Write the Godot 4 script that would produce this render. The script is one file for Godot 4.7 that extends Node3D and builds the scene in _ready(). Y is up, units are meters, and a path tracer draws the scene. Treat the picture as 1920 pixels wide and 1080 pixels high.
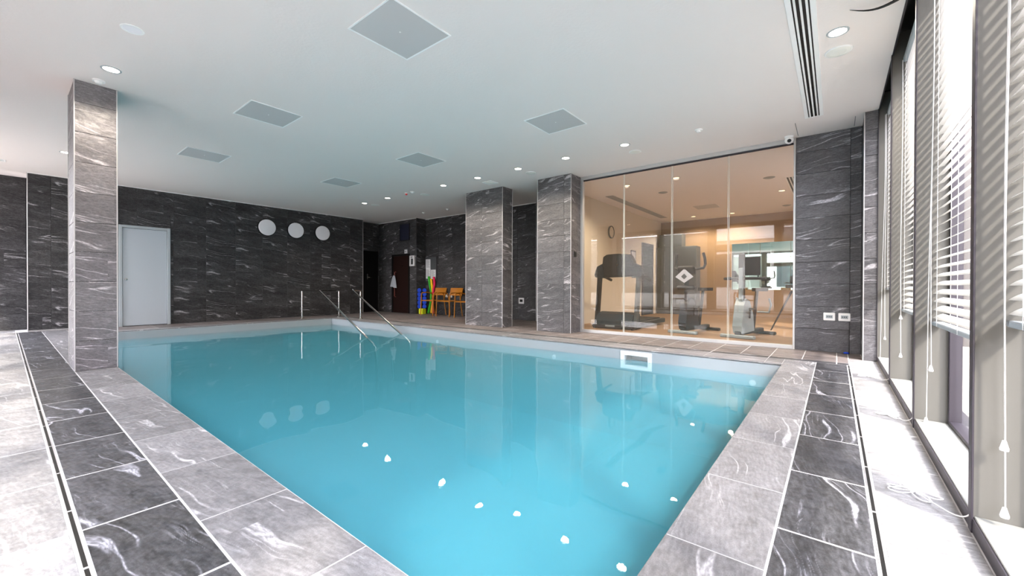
extends Node3D
# Indoor pool seen from the corner of its deck. x runs right along the gym glazing, -z runs towards it, y is up.

const CEIL := 2.917
const WATER := -0.155
const X_WIN := 0.385
const X_WALL := -11.52
const Z_GYM := -6.823
const Z_BACK := 1.25

var M := {}
var rng := RandomNumberGenerator.new()
var cache := {}

# ---------------------------------------------------------------- geometry
class Geo:
	var v := PackedVector3Array()
	var n := PackedVector3Array()
	var t := PackedVector2Array()
	func tri(a: Vector3, b: Vector3, c: Vector3, na: Vector3, nb: Vector3, nc: Vector3, ua := Vector2.ZERO, ub := Vector2.ZERO, uc := Vector2.ZERO) -> void:
		if (b - a).cross(c - a).dot(na + nb + nc) > 0.0:
			v.append_array([a, c, b]); n.append_array([na, nc, nb]); t.append_array([ua, uc, ub])
		else:
			v.append_array([a, b, c]); n.append_array([na, nb, nc]); t.append_array([ua, ub, uc])
	func flat(p: Vector3, nn: Vector3) -> Vector2:
		var a := nn.abs()
		if a.y >= a.x and a.y >= a.z: return Vector2(p.x, p.z)
		if a.x >= a.z: return Vector2(p.z, -p.y)
		return Vector2(p.x, -p.y)
	func quad(a: Vector3, b: Vector3, c: Vector3, d: Vector3, out: Vector3, off := Vector2.ZERO) -> void:
		var nn := (b - a).cross(c - a).normalized()
		if nn.length() < 0.5: nn = (c - a).cross(d - a).normalized()
		if nn.dot(out) < 0.0: nn = -nn
		tri(a, b, c, nn, nn, nn, flat(a, nn) + off, flat(b, nn) + off, flat(c, nn) + off)
		tri(a, c, d, nn, nn, nn, flat(a, nn) + off, flat(c, nn) + off, flat(d, nn) + off)
	func box(lo: Vector3, hi: Vector3, bevel := 0.0, off := Vector2.ZERO, xf := Transform3D.IDENTITY) -> Geo:
		var b := minf(bevel, minf(hi.x - lo.x, minf(hi.y - lo.y, hi.z - lo.z)) * 0.45)
		var c := (lo + hi) * 0.5
		var h := (hi - lo) * 0.5
		var q := h - Vector3(b, b, b)
		var P := func(s: Vector3, k: int) -> Vector3:  # corner s on the face across axis k
			var e := q
			e[k] = h[k]
			return xf * (c + s * e)
		for k in 3:
			var u := (k + 1) % 3
			var w := (k + 2) % 3
			for sg in [-1.0, 1.0]:
				var pts := []
				for m in [[-1, -1], [1, -1], [1, 1], [-1, 1]]:
					var s := Vector3.ZERO
					s[k] = sg; s[u] = m[0]; s[w] = m[1]
					pts.append(P.call(s, k))
				var o := Vector3.ZERO
				o[k] = sg
				quad(pts[0], pts[1], pts[2], pts[3], xf.basis * o, off)
				if b > 0.0:
					for sw in [-1.0, 1.0]:
						var s1 := Vector3.ZERO
						s1[k] = sg; s1[u] = sw; s1[w] = -1
						var s2 := s1
						s2[w] = 1
						var o2 := o
						o2[u] = sw
						quad(P.call(s1, k), P.call(s2, k), P.call(s2, u), P.call(s1, u), xf.basis * o2, off)
		if b > 0.0:
			for sx in [-1.0, 1.0]:
				for sy in [-1.0, 1.0]:
					for sz in [-1.0, 1.0]:
						var s := Vector3(sx, sy, sz)
						var nn := xf.basis * (s / sqrt(3.0))
						tri(P.call(s, 0), P.call(s, 1), P.call(s, 2), nn, nn, nn)
		return self
	func tube(path: Array, r: float, sides := 8, caps := true, r2 := -1.0) -> Geo:
		var up := Vector3.UP
		var rings := []
		var k := path.size()
		var side := Vector3.ZERO
		for i in k:
			var d: Vector3 = (path[mini(i + 1, k - 1)] - path[maxi(i - 1, 0)]).normalized()
			if side == Vector3.ZERO:
				side = d.cross(up if absf(d.dot(up)) < 0.95 else Vector3.RIGHT).normalized()
			else:
				side = (side - d * side.dot(d)).normalized()
			var w := d.cross(side).normalized()
			var rr := r if r2 < 0.0 else lerpf(r, r2, float(i) / maxf(1.0, k - 1))
			var ring := []
			for j in sides:
				var a := TAU * j / sides
				var nn := side * cos(a) + w * sin(a)
				ring.append([path[i] + nn * rr, nn])
			rings.append(ring)
		for i in k - 1:
			for j in sides:
				var a = rings[i][j]
				var b = rings[i][(j + 1) % sides]
				var c = rings[i + 1][(j + 1) % sides]
				var d = rings[i + 1][j]
				tri(a[0], b[0], c[0], a[1], b[1], c[1])
				tri(a[0], c[0], d[0], a[1], c[1], d[1])
		if caps:
			for e in [[0, 1], [k - 1, k - 2]]:
				var o: Vector3 = (path[e[0]] - path[e[1]]).normalized()
				for j in sides:
					tri(path[e[0]], rings[e[0]][j][0], rings[e[0]][(j + 1) % sides][0], o, o, o)
		return self
	func lathe(prof: Array, at := Vector3.ZERO, axis := Vector3.UP, segs := 24) -> Geo:  # profile of (radius, height), outside on the right hand of its run upwards
		var z := axis.normalized()
		var x := z.cross(Vector3.RIGHT if absf(z.x) < 0.9 else Vector3.UP).normalized()
		var y := z.cross(x)
		for i in prof.size() - 1:
			var p: Vector2 = prof[i]
			var q: Vector2 = prof[i + 1]
			var e := (q - p).normalized()
			var nr := Vector2(e.y, -e.x)
			for j in segs:
				var a0 := TAU * j / segs
				var a1 := TAU * (j + 1) / segs
				var d0 := x * cos(a0) + y * sin(a0)
				var d1 := x * cos(a1) + y * sin(a1)
				var n0 := d0 * nr.x + z * nr.y
				var n1 := d1 * nr.x + z * nr.y
				var A := at + d0 * p.x + z * p.y
				var B := at + d1 * p.x + z * p.y
				var C := at + d1 * q.x + z * q.y
				var D := at + d0 * q.x + z * q.y
				if p.x > 1e-5: tri(A, B, C, n0, n1, n1)
				if q.x > 1e-5: tri(A, C, D, n0, n1, n0)
		return self
	func prism(poly: Array, xf: Transform3D, depth: float) -> Geo:  # polygon in xf's xy plane, pushed out along its z
		var pp := PackedVector2Array(poly)
		var ix := Geometry2D.triangulate_polygon(pp)
		var o := xf.basis.z.normalized()
		for i in range(0, ix.size(), 3):
			for s in [0.0, depth]:
				var nn := o * (1.0 if s > 0.0 else -1.0) * signf(depth)
				var q := []
				for m in 3: q.append(xf * Vector3(pp[ix[i + m]].x, pp[ix[i + m]].y, s))
				tri(q[0], q[1], q[2], nn, nn, nn, pp[ix[i]], pp[ix[i + 1]], pp[ix[i + 2]])
		var cen := Vector2.ZERO
		var ccw := 0.0
		for i in pp.size(): ccw += pp[i].cross(pp[(i + 1) % pp.size()])
		for i in pp.size():
			var a := pp[i]
			var b := pp[(i + 1) % pp.size()]
			var e := (b - a).normalized()
			var on := Vector2(e.y, -e.x) * signf(ccw)
			quad(xf * Vector3(a.x, a.y, 0), xf * Vector3(b.x, b.y, 0), xf * Vector3(b.x, b.y, depth), xf * Vector3(a.x, a.y, depth), xf.basis * Vector3(on.x, on.y, 0))
		return self
	func mesh() -> ArrayMesh:
		var a := []
		a.resize(Mesh.ARRAY_MAX)
		a[Mesh.ARRAY_VERTEX] = v
		a[Mesh.ARRAY_NORMAL] = n
		a[Mesh.ARRAY_TEX_UV] = t
		var m := ArrayMesh.new()
		m.add_surface_from_arrays(Mesh.PRIMITIVE_TRIANGLES, a)
		return m


func G() -> Geo: return Geo.new()

func bx(lo: Vector3, hi: Vector3, bevel := 0.003, off := Vector2.ZERO) -> ArrayMesh:
	return G().box(lo, hi, bevel, off).mesh()

func cbx(size: Vector3, bevel := 0.003) -> ArrayMesh:
	return G().box(-size * 0.5, size * 0.5, bevel).mesh()

# ---------------------------------------------------------------- objects
func numbered(parent: Node, called: String) -> String:
	if not parent.has_node(NodePath(called)): return called
	var i := 1
	var key := str(parent.get_instance_id()) + called
	if cache.has(key): i = cache[key]
	while parent.has_node(NodePath("%s_%03d" % [called, i])): i += 1
	cache[key] = i + 1
	return "%s_%03d" % [called, i]

func tag(o: Node, label: String, category: String, group := "", kind := "") -> Node:
	if label: o.set_meta("label", label)
	if category: o.set_meta("category", category)
	if group: o.set_meta("group", group)
	if kind: o.set_meta("kind", kind)
	return o

func thing(called: String, label: String, category: String, at := Vector3.ZERO, turn := 0.0, group := "") -> Node3D:
	var o := Node3D.new()
	o.name = numbered(self, called)
	add_child(o, true)
	o.position = at
	o.rotation.y = turn
	tag(o, label, category, group)
	return o

func obj(called: String, mesh: Mesh, mat: Material, parent: Node = self, at := Vector3.ZERO, label := "") -> MeshInstance3D:
	var o := MeshInstance3D.new()
	o.name = numbered(parent, called)
	o.mesh = mesh
	o.material_override = mat
	o.position = at
	parent.add_child(o, true)
	if label: o.set_meta("label", label)
	return o

func struct(called: String, mesh: Mesh, mat: Material) -> MeshInstance3D:
	var o := obj(called, mesh, mat)
	o.set_meta("kind", "structure")
	return o

func dup(o: Node3D, at: Vector3, label := "", turn := 0.0) -> Node3D:
	var base := o.name.rstrip("0123456789").rstrip("_")
	var c: Node3D = o.duplicate()
	c.name = numbered(self, base)
	add_child(c, true)
	c.position = at
	c.rotation.y = turn
	if label: c.set_meta("label", label)
	return c

# ---------------------------------------------------------------- materials
func lin(r: float, g: float, b: float) -> Color: return Color(r, g, b).linear_to_srgb()

func mat(called: String, c: Color, rough := 0.6, metal := 0.0) -> StandardMaterial3D:
	var m := StandardMaterial3D.new()
	m.resource_name = called
	m.albedo_color = c
	m.roughness = rough
	m.metallic = metal
	M[called] = m
	return m

# Streaky quartzite: layered grey ground, fine grain, pale veins that wander along u. lo/hi and vein are the ground's and the veins' brightness (sRGB).
func stone(px: int, metres: float, sd: int, lo: float, hi: float, vein: float, share: float, tint: Color) -> ImageTexture:
	var a := FastNoiseLite.new(); a.seed = sd; a.frequency = 1.0; a.fractal_octaves = 3
	var b := FastNoiseLite.new(); b.seed = sd + 7; b.frequency = 1.0; b.fractal_octaves = 2
	var w := FastNoiseLite.new(); w.seed = sd + 13; w.frequency = 1.0; w.fractal_octaves = 3
	var bytes := PackedByteArray()
	bytes.resize(px * px * 3)
	var k := metres / px
	var i := 0
	for y in px:
		for x in px:
			var u := x * k
			var v := y * k
			var wv := w.get_noise_2d(u * 1.3, v * 2.6)
			var vv := v + 0.15 * u + 0.06 * wv
			var vg := v + 0.15 * u + 0.02 * wv
			var g := 0.5 + 0.34 * a.get_noise_2d(u * 1.4, vg * 7.0) + 0.4 * b.get_noise_2d(u * 11.0, vg * 60.0) + 0.3 * a.get_noise_2d(u * 34.0, vg * 60.0) + 0.5 * w.get_noise_2d(u * 150.0, v * 200.0)
			var r := 1.0 - absf(b.get_noise_2d(u * 0.55 + 40.0, vv * 7.5)) * 6.5
			var r2 := 1.0 - absf(a.get_noise_2d(u * 1.0 + 9.0, vv * 17.0 + 60.0)) * 10.0
			var msk := smoothstep(share, share + 0.22, w.get_noise_2d(u * 0.9 + 31.0, vv * 3.2))
			var ve := clampf(smoothstep(0.35, 0.95, r) * msk + 0.55 * smoothstep(0.3, 0.95, r2) * smoothstep(share + 0.02, share + 0.35, b.get_noise_2d(u * 1.4 + 3.0, vv * 4.1 + 77.0)), 0.0, 1.0)
			ve *= 0.75 + 0.7 * w.get_noise_2d(u * 25.0, vv * 110.0)
			var s := lerpf(lerpf(lo, hi, clampf(g, 0.0, 1.0)), vein, clampf(ve, 0.0, 1.0))
			bytes[i] = int(clampf(s * tint.r, 0, 1) * 255); bytes[i + 1] = int(clampf(s * tint.g, 0, 1) * 255); bytes[i + 2] = int(clampf(s * tint.b, 0, 1) * 255)
			i += 3
	return ImageTexture.create_from_image(Image.create_from_data(px, px, false, Image.FORMAT_RGB8, bytes))

func grain_map(freq: float, oct: int, bump: float, sd := 3) -> NoiseTexture2D:
	var f := FastNoiseLite.new(); f.seed = sd; f.frequency = freq; f.fractal_octaves = oct
	var t := NoiseTexture2D.new()
	t.width = 512; t.height = 512; t.seamless = true; t.noise = f; t.as_normal_map = true; t.bump_strength = bump
	return t

func tiled(called: String, tex: Texture2D, metres: float, rough: float, bumps: Texture2D, strength: float) -> StandardMaterial3D:
	var m := mat(called, Color.WHITE, rough)
	m.albedo_texture = tex
	m.uv1_scale = Vector3.ONE / metres
	m.normal_enabled = true
	m.normal_texture = bumps
	m.normal_scale = strength
	return m

func tone(called: String) -> Material:  # one of three tones of a tile material
	var k := rng.randi() % 3
	if k == 0: return M[called]
	var key := "%s %d" % [called, k]
	if not M.has(key):
		var m: StandardMaterial3D = M[called].duplicate()
		m.resource_name = key
		m.albedo_color = Color(0.95, 0.95, 0.955) if k == 1 else Color(0.90, 0.90, 0.90)
		M[key] = m
	return M[key]

func make_materials() -> void:
	var bumps := grain_map(0.03, 4, 6.0)
	tiled("wall stone", stone(1024, 2.6, 11, 0.18, 0.345, 0.72, 0.05, Color(1.0, 0.985, 1.0)), 2.6, 0.42, bumps, 0.25)  # same stone as the pillars, these walls' weaker light put in as darker tone
	tiled("pillar stone", stone(1024, 2.6, 23, 0.28, 0.46, 0.84, 0.0, Color(1.0, 0.97, 0.985)), 2.6, 0.45, bumps, 0.25)
	tiled("pier stone", stone(1024, 2.6, 83, 0.27, 0.43, 0.80, 0.01, Color(1.0, 0.985, 1.02)), 2.6, 0.45, bumps, 0.25)  # the walls' stone again, window light on the pier put in as paler tone
	tiled("window lit pillar stone", stone(1024, 2.6, 29, 0.38, 0.57, 0.90, -0.03, Color(1.0, 0.965, 0.985)), 2.6, 0.45, bumps, 0.25)  # paler copy of pillar stone, window light on the slim pillar in its colour
	tiled("dark floor stone", stone(1024, 2.6, 37, 0.16, 0.37, 0.80, 0.09, Color(0.99, 0.985, 1.03)), 2.6, 0.5, bumps, 0.4)
	tiled("light floor stone", stone(1024, 2.6, 51, 0.45, 0.60, 0.87, 0.09, Color(1.0, 0.985, 1.0)), 2.6, 0.5, bumps, 0.4)
	tiled("pale floor stone", stone(1024, 2.6, 67, 0.52, 0.70, 0.92, 0.12, Color(1.0, 0.985, 0.98)), 2.6, 0.38, bumps, 0.3)
	tiled("deck stone", stone(512, 2.6, 71, 0.38, 0.52, 0.72, 0.2, Color(1.06, 0.98, 0.96)), 2.6, 0.5, bumps, 0.3)
	mat("grout", Color(0.78, 0.77, 0.77), 0.9)
	mat("wall grout", Color(0.16, 0.16, 0.17), 0.9)
	mat("edge trim", Color(0.80, 0.79, 0.79), 0.35, 0.5)
	var pl := mat("plaster", Color(0.95, 0.912, 0.895), 0.92)
	pl.normal_enabled = true; pl.normal_texture = grain_map(0.05, 3, 3.0, 8); pl.normal_scale = 0.12; pl.uv1_triplanar = true; pl.uv1_world_triplanar = true
	mat("white paint", Color(0.985, 0.98, 0.975), 0.5)
	mat("door grey", Color(0.72, 0.75, 0.78), 0.5)
	mat("frame grey", Color(0.66, 0.69, 0.71), 0.5)
	mat("grille grey", Color(0.80, 0.785, 0.78), 0.7)
	mat("black", Color(0.025, 0.025, 0.028), 0.5)
	mat("matt black", Color(0.05, 0.05, 0.055), 0.9)
	mat("fin paint", Color(0.375, 0.365, 0.34), 0.6)
	mat("sill paint", Color(0.55, 0.55, 0.53), 0.5)
	mat("off white", Color(0.95, 0.945, 0.92), 0.6)
	mat("dark metal", Color(0.23, 0.21, 0.235), 0.45, 0.3)
	mat("steel", Color(0.80, 0.80, 0.79), 0.16, 1.0)
	mat("aluminium", Color(0.80, 0.80, 0.80), 0.38, 0.6)
	var sl := mat("slat white", Color(0.82, 0.815, 0.80), 0.4)
	sl.backlight_enabled = true; sl.backlight = Color(0.12, 0.12, 0.115)
	mat("cord white", Color(0.93, 0.92, 0.91), 0.7)
	var gl := mat("glass", Color(0.90, 0.97, 0.95, 0.03), 0.0)
	gl.transparency = BaseMaterial3D.TRANSPARENCY_ALPHA
	var tg := mat("tinted glass", Color(0.58, 0.52, 0.44, 0.06), 0.0)
	tg.transparency = BaseMaterial3D.TRANSPARENCY_ALPHA
	tg.metallic_specular = 0.44
	mat("glass edge", Color(0.86, 0.88, 0.86), 0.3)
	var wm := mat("water", Color(0.40, 0.83, 0.95, 0.24), 0.0)
	wm.transparency = BaseMaterial3D.TRANSPARENCY_ALPHA
	wm.metallic_specular = 0.42
	wm.normal_enabled = true; wm.normal_scale = 0.05
	wm.normal_texture = grain_map(0.006, 2, 8.0, 21); wm.uv1_triplanar = true; wm.uv1_world_triplanar = true; wm.uv1_scale = Vector3.ONE * 0.35
	mat("liner", Color(0.66, 0.675, 0.69), 0.5)
	mat("basin", Color(0.52, 0.88, 0.94), 0.6)
	mat("mustard", Color(0.66, 0.41, 0.05), 0.5)
	mat("foam blue", Color(0.08, 0.27, 0.78), 0.8)
	mat("foam yellow", Color(0.86, 0.88, 0.12), 0.8)
	mat("noodle yellow", Color(0.95, 0.75, 0.12), 0.8)
	mat("noodle green", Color(0.18, 0.62, 0.12), 0.8)
	mat("noodle pink", Color(0.85, 0.12, 0.33), 0.8)
	mat("brown door", Color(0.12, 0.045, 0.03), 0.8)
	mat("near black door", Color(0.06, 0.055, 0.06), 0.8)
	for k in ["brown door", "near black door", "wall stone"]: M[k].metallic_specular = 0.28
	mat("red wood", Color(0.42, 0.17, 0.12), 0.4)
	mat("navy", Color(0.04, 0.06, 0.17), 0.6)
	mat("paper", Color(0.82, 0.82, 0.83), 0.85)
	mat("ink", Color(0.25, 0.25, 0.27), 0.85)
	mat("board grey", Color(0.27, 0.28, 0.29), 0.7)
	mat("towel", Color(0.62, 0.64, 0.67), 0.95)
	mat("lamp white", Color(0.98, 0.97, 0.985), 0.6)
	mat("gym wall", Color(0.82, 0.77, 0.69), 0.85)
	mat("gym orange", Color(0.60, 0.49, 0.37), 0.85)
	mat("gym floor", Color(0.55, 0.43, 0.32), 0.45)
	mat("machine black", Color(0.035, 0.04, 0.045), 0.6)
	mat("machine blue", Color(0.05, 0.12, 0.16), 0.5)
	mat("machine grey", Color(0.55, 0.60, 0.60), 0.4)
	mat("cabinet grey", Color(0.30, 0.32, 0.32), 0.6)
	mat("mirror", Color(0.78, 0.88, 0.84), 0.02, 1.0)
	mat("ground", Color(0.60, 0.575, 0.53), 0.95)
	mat("pale render", Color(0.90, 0.88, 0.85), 0.9)
	mat("render coat", Color(0.40, 0.38, 0.37), 0.9)
	var lm := mat("lamp glow", Color(1, 1, 1), 0.5)
	lm.emission_enabled = true; lm.emission = Color(1.0, 0.95, 0.88); lm.emission_energy_multiplier = 9.0
	var wl := mat("gym lamp glow", Color(1, 1, 1), 0.5)
	wl.emission_enabled = true; wl.emission = Color(1.0, 0.86, 0.66); wl.emission_energy_multiplier = 2.5

# ---------------------------------------------------------------- tiles
func key_off(i: int) -> Vector2:
	return Vector2(fmod(i * 0.617 + 0.13, 1.9), fmod(i * 0.383 + 0.29, 1.9))

# A slab of one tile. across: 0 = faces +-x, 1 = faces up, 2 = faces +-z. Shared by size and look.
func slab(size: Vector3, look: int, turned := false) -> ArrayMesh:
	var key := "%v %d %s" % [size.snapped(Vector3.ONE * 0.001), look, turned]
	if not cache.has(key):
		var g := G().box(-size * 0.5, size * 0.5, 0.0025, key_off(look))
		if turned:
			for i in g.t.size(): g.t[i] = Vector2(-g.t[i].y, g.t[i].x)
		cache[key] = g.mesh()
	return cache[key]

# Tiles on an upright face. The face runs from p along dir (unit, horizontal) for length l and is seen from out.
func wall_tiles(parent: Node, p: Vector3, dir: Vector3, l: float, out: Vector3, material: String, w := 0.6, h := 0.3, first := 0.0, y0 := 0.0, y1 := CEIL, holes := []) -> void:
	var xs := [0.0]
	var x := first if first > 0.0 else w
	while x < l - 0.02:
		xs.append(x); x += w
	xs.append(l)
	var j := 0
	var y := y0
	while y < y1 - 0.01:
		var ye := minf(y + h, y1)
		for i in xs.size() - 1:
			var a: float = xs[i]
			var b: float = xs[i + 1]
			var rects := [Rect2(a, y, b - a, ye - y)]
			for hole: Rect2 in holes:
				var nx := []
				for r: Rect2 in rects:
					if not r.intersects(hole):
						nx.append(r); continue
					var c := r.intersection(hole)
					if c.position.x > r.position.x + 0.01: nx.append(Rect2(r.position.x, r.position.y, c.position.x - r.position.x, r.size.y))
					if c.end.x < r.end.x - 0.01: nx.append(Rect2(c.end.x, r.position.y, r.end.x - c.end.x, r.size.y))
					if c.position.y > r.position.y + 0.01: nx.append(Rect2(c.position.x, r.position.y, c.size.x, c.position.y - r.position.y))
					if c.end.y < r.end.y - 0.01: nx.append(Rect2(c.position.x, c.end.y, c.size.x, r.end.y - c.end.y))
				rects = nx
			for r: Rect2 in rects:
				var s := r.size - Vector2(0.003, 0.003)
				if s.x < 0.01 or s.y < 0.01: continue
				var size := Vector3(s.x, s.y, 0.01) if absf(dir.x) > 0.5 else Vector3(0.01, s.y, s.x)
				var c := r.get_center()
				obj("tile", slab(size, rng.randi() % 17), tone(material), parent, p + dir * c.x + Vector3.UP * c.y - out * 0.005)
		y = ye
		j += 1

func floor_tiles(parent: Node, x0: float, x1: float, z0: float, z1: float, w: float, d: float, ox: float, oz: float, material: String, turned := false, called := "tile") -> void:
	var xs := cuts(x0, x1, w, ox)
	var zs := cuts(z0, z1, d, oz)
	for i in xs.size() - 1:
		for j in zs.size() - 1:
			var jt := 0.0016 if called == "coping_tile" else (0.007 if material == "dark floor stone" else 0.006)
			var s := Vector3(xs[i + 1] - xs[i] - jt, 0.012, zs[j + 1] - zs[j] - jt)
			if s.x < 0.01 or s.z < 0.01: continue
			obj(called, slab(s, rng.randi() % 17, turned), tone(material), parent, Vector3((xs[i] + xs[i + 1]) * 0.5, -0.006 + rng.randf_range(-0.0004, 0.0004), (zs[j] + zs[j + 1]) * 0.5))

func cuts(a: float, b: float, step: float, through: float) -> Array:
	var r := [a]
	var x := through - floorf((through - a) / step) * step
	while x < b - 0.03:
		if x > a + 0.03: r.append(x)
		x += step
	r.append(b)
	return r

# ---------------------------------------------------------------- start
func _ready() -> void:
	rng.seed = 5
	var cam := Camera3D.new()
	cam.name = "camera"
	cam.position = Vector3(0, 0.87, 0)
	cam.rotation = Vector3(deg_to_rad(-0.335), deg_to_rad(38.523), 0)
	cam.rotate_object_local(Vector3.FORWARD, deg_to_rad(-0.142))
	cam.fov = 70.759
	cam.near = 0.02
	cam.far = 300.0
	add_child(cam)
	cam.current = true

	var env := Environment.new()
	env.background_mode = Environment.BG_SKY
	var sky := Sky.new()
	var ps := ProceduralSkyMaterial.new()
	ps.sky_top_color = Color(0.835, 0.845, 0.895)
	ps.sky_horizon_color = Color(0.97, 0.955, 0.96)
	ps.ground_bottom_color = Color(0.62, 0.60, 0.57)
	ps.ground_horizon_color = Color(0.90, 0.89, 0.87)
	ps.sky_energy_multiplier = 3.7
	ps.ground_energy_multiplier = 1.9
	ps.sun_angle_max = 1.0
	sky.sky_material = ps
	env.sky = sky
	env.tonemap_mode = Environment.TONE_MAPPER_LINEAR
	env.tonemap_exposure = 1.05
	env.sdfgi_enabled = true
	env.ssao_enabled = true
	env.ssil_enabled = true
	env.volumetric_fog_enabled = true
	env.volumetric_fog_density = 0.0
	var we := WorldEnvironment.new()
	we.name = "environment"
	we.environment = env
	add_child(we)

	var sun := DirectionalLight3D.new()
	sun.name = "sun"
	sun.look_at_from_position(Vector3.ZERO, Vector3(-1.0, -1.35, -0.8), Vector3.UP)
	sun.light_color = Color(1.0, 0.97, 0.93)
	sun.light_energy = 2.5
	sun.light_angular_distance = 3.0
	sun.shadow_enabled = true
	add_child(sun)

	make_materials()
	build_shell()
	build_floor()
	build_pool()
	build_pillars()
	build_glazing()
	build_window_wall()
	build_back_wall()
	build_ceiling_fittings()
	build_left_wall_things()
	build_alcove_things()
	build_handrails()
	build_gym()
	build_small_things()
	build_outside()

# ---------------------------------------------------------------- shell
func build_shell() -> void:
	var T := 0.2
	struct("ceiling", bx(Vector3(-12.6, CEIL, -14.0), Vector3(X_WIN + 0.005, CEIL + T, 1.6), 0.0), M["plaster"])
	# left wall with the grey door, its return towards the alcove, and the recess beside the near end
	var wl := struct("wall_left", G().box(Vector3(X_WALL - T - 0.01, 0, -7.005), Vector3(X_WALL - 0.01, CEIL, -0.285)).mesh(), M["wall grout"])
	wall_tiles(wl, Vector3(X_WALL, 0, -0.285), Vector3(0, 0, -1), 6.72, Vector3.RIGHT, "wall stone", 0.6, 0.3, 0.285, 0.0, CEIL, [Rect2(1.2, -0.1, 0.84, 2.21)])
	wall_tiles(wl, Vector3(X_WALL - 0.21, 0, -0.285), Vector3.RIGHT, 0.21, Vector3.BACK, "wall stone")
	obj("corner_strip", bx(Vector3(X_WALL - 0.008, 0, -0.290), Vector3(X_WALL + 0.004, CEIL, -0.278), 0.002), M["edge trim"], wl)
	obj("corner_strip", bx(Vector3(X_WALL - 0.008, 0, -7.010), Vector3(X_WALL + 0.004, CEIL, -6.998), 0.002), M["edge trim"], wl)
	obj("top_strip", bx(Vector3(X_WALL - 0.005, CEIL - 0.014, -7.0), Vector3(X_WALL + 0.006, CEIL, -0.285), 0.002), M["white paint"], wl)
	obj("base_strip", bx(Vector3(X_WALL - 0.005, 0, -0.80), Vector3(X_WALL + 0.012, 0.03, -0.285), 0.002), M["pale floor stone"], wl)
	var wr := struct("wall_recess", bx(Vector3(-12.4, 0, -0.5), Vector3(-12.19, CEIL, 1.6), 0.0), M["wall grout"])
	wall_tiles(wr, Vector3(-12.18, 0, -0.285), Vector3(0, 0, 1), 1.535, Vector3.RIGHT, "wall stone")
	# alcove: side wall with a dark door, far wall with the brown door, and the wall behind the chairs
	var wa := struct("wall_alcove", G().box(Vector3(-12.2, 0, -8.1), Vector3(-11.93, CEIL, -7.0)).box(Vector3(-11.93, 0, -7.1), Vector3(-11.72, CEIL, -7.01)).mesh(), M["wall grout"])
	wall_tiles(wa, Vector3(-11.92, 0, -7.01), Vector3(0, 0, -1), 0.82, Vector3.RIGHT, "wall stone", 0.6, 0.3, 0.0, 0.0, CEIL, [Rect2(0.06, -0.1, 0.74, 2.1)])
	var wf := struct("wall_far", bx(Vector3(-12.2, 0, -8.4), Vector3(-9.955, CEIL, -7.838), 0.0), M["wall grout"])
	wall_tiles(wf, Vector3(-11.92, 0, -7.828), Vector3.RIGHT, 1.975, Vector3.BACK, "wall stone", 0.6, 0.3, 0.4, 0.0, CEIL, [Rect2(0.73, -0.1, 0.92, 1.95)])
	wall_tiles(wf, Vector3(-9.945, 0, -7.828), Vector3(0, 0, -1), 0.36, Vector3.RIGHT, "wall stone")
	obj("corner_strip", bx(Vector3(-9.953, 0, -7.836), Vector3(-9.942, CEIL, -7.825), 0.002), M["dark metal"], wf)
	obj("top_strip", bx(Vector3(-11.92, CEIL - 0.014, -7.83), Vector3(-9.945, CEIL, -7.82), 0.002), M["white paint"], wf)
	var wc := struct("wall_chairs", bx(Vector3(-9.955, 0, -8.4), Vector3(-5.75, CEIL, -8.197), 0.0), M["wall grout"])
	wall_tiles(wc, Vector3(-9.945, 0, -8.187), Vector3.RIGHT, 4.195, Vector3.BACK, "wall stone", 0.6, 0.3, 0.6)
	obj("corner_strip", bx(Vector3(-5.76, 0, -8.195), Vector3(-5.748, CEIL, -8.183), 0.002), M["edge trim"], wc)
	obj("top_strip", bx(Vector3(-9.945, CEIL - 0.014, -8.19), Vector3(-5.75, CEIL, -8.18), 0.002), M["white paint"], wc)
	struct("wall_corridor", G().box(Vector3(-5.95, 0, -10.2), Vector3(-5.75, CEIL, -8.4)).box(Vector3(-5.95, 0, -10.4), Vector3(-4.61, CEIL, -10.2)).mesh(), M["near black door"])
	# right of the gym glazing: a tiled pier and the projecting pier by the windows
	var wp := struct("wall_pier", G().box(Vector3(-0.419, 0, -7.05), Vector3(0.6, CEIL, Z_GYM - 0.01)).box(Vector3(0.274, 0, -7.0), Vector3(0.6, CEIL, -6.322)).mesh(), M["wall grout"])
	wall_tiles(wp, Vector3(-0.429, 0, Z_GYM), Vector3.RIGHT, 0.692, Vector3.BACK, "pier stone", 0.6, 0.3, 0.58)
	wall_tiles(wp, Vector3(0.264, 0, Z_GYM), Vector3(0, 0, 1), 0.51, Vector3.LEFT, "pier stone")
	wall_tiles(wp, Vector3(0.264, 0, -6.312), Vector3.RIGHT, 0.121, Vector3.BACK, "pillar stone")
	obj("corner_strip", bx(Vector3(0.257, 0, -6.320), Vector3(0.268, CEIL, -6.308), 0.002), M["edge trim"], wp)

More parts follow.
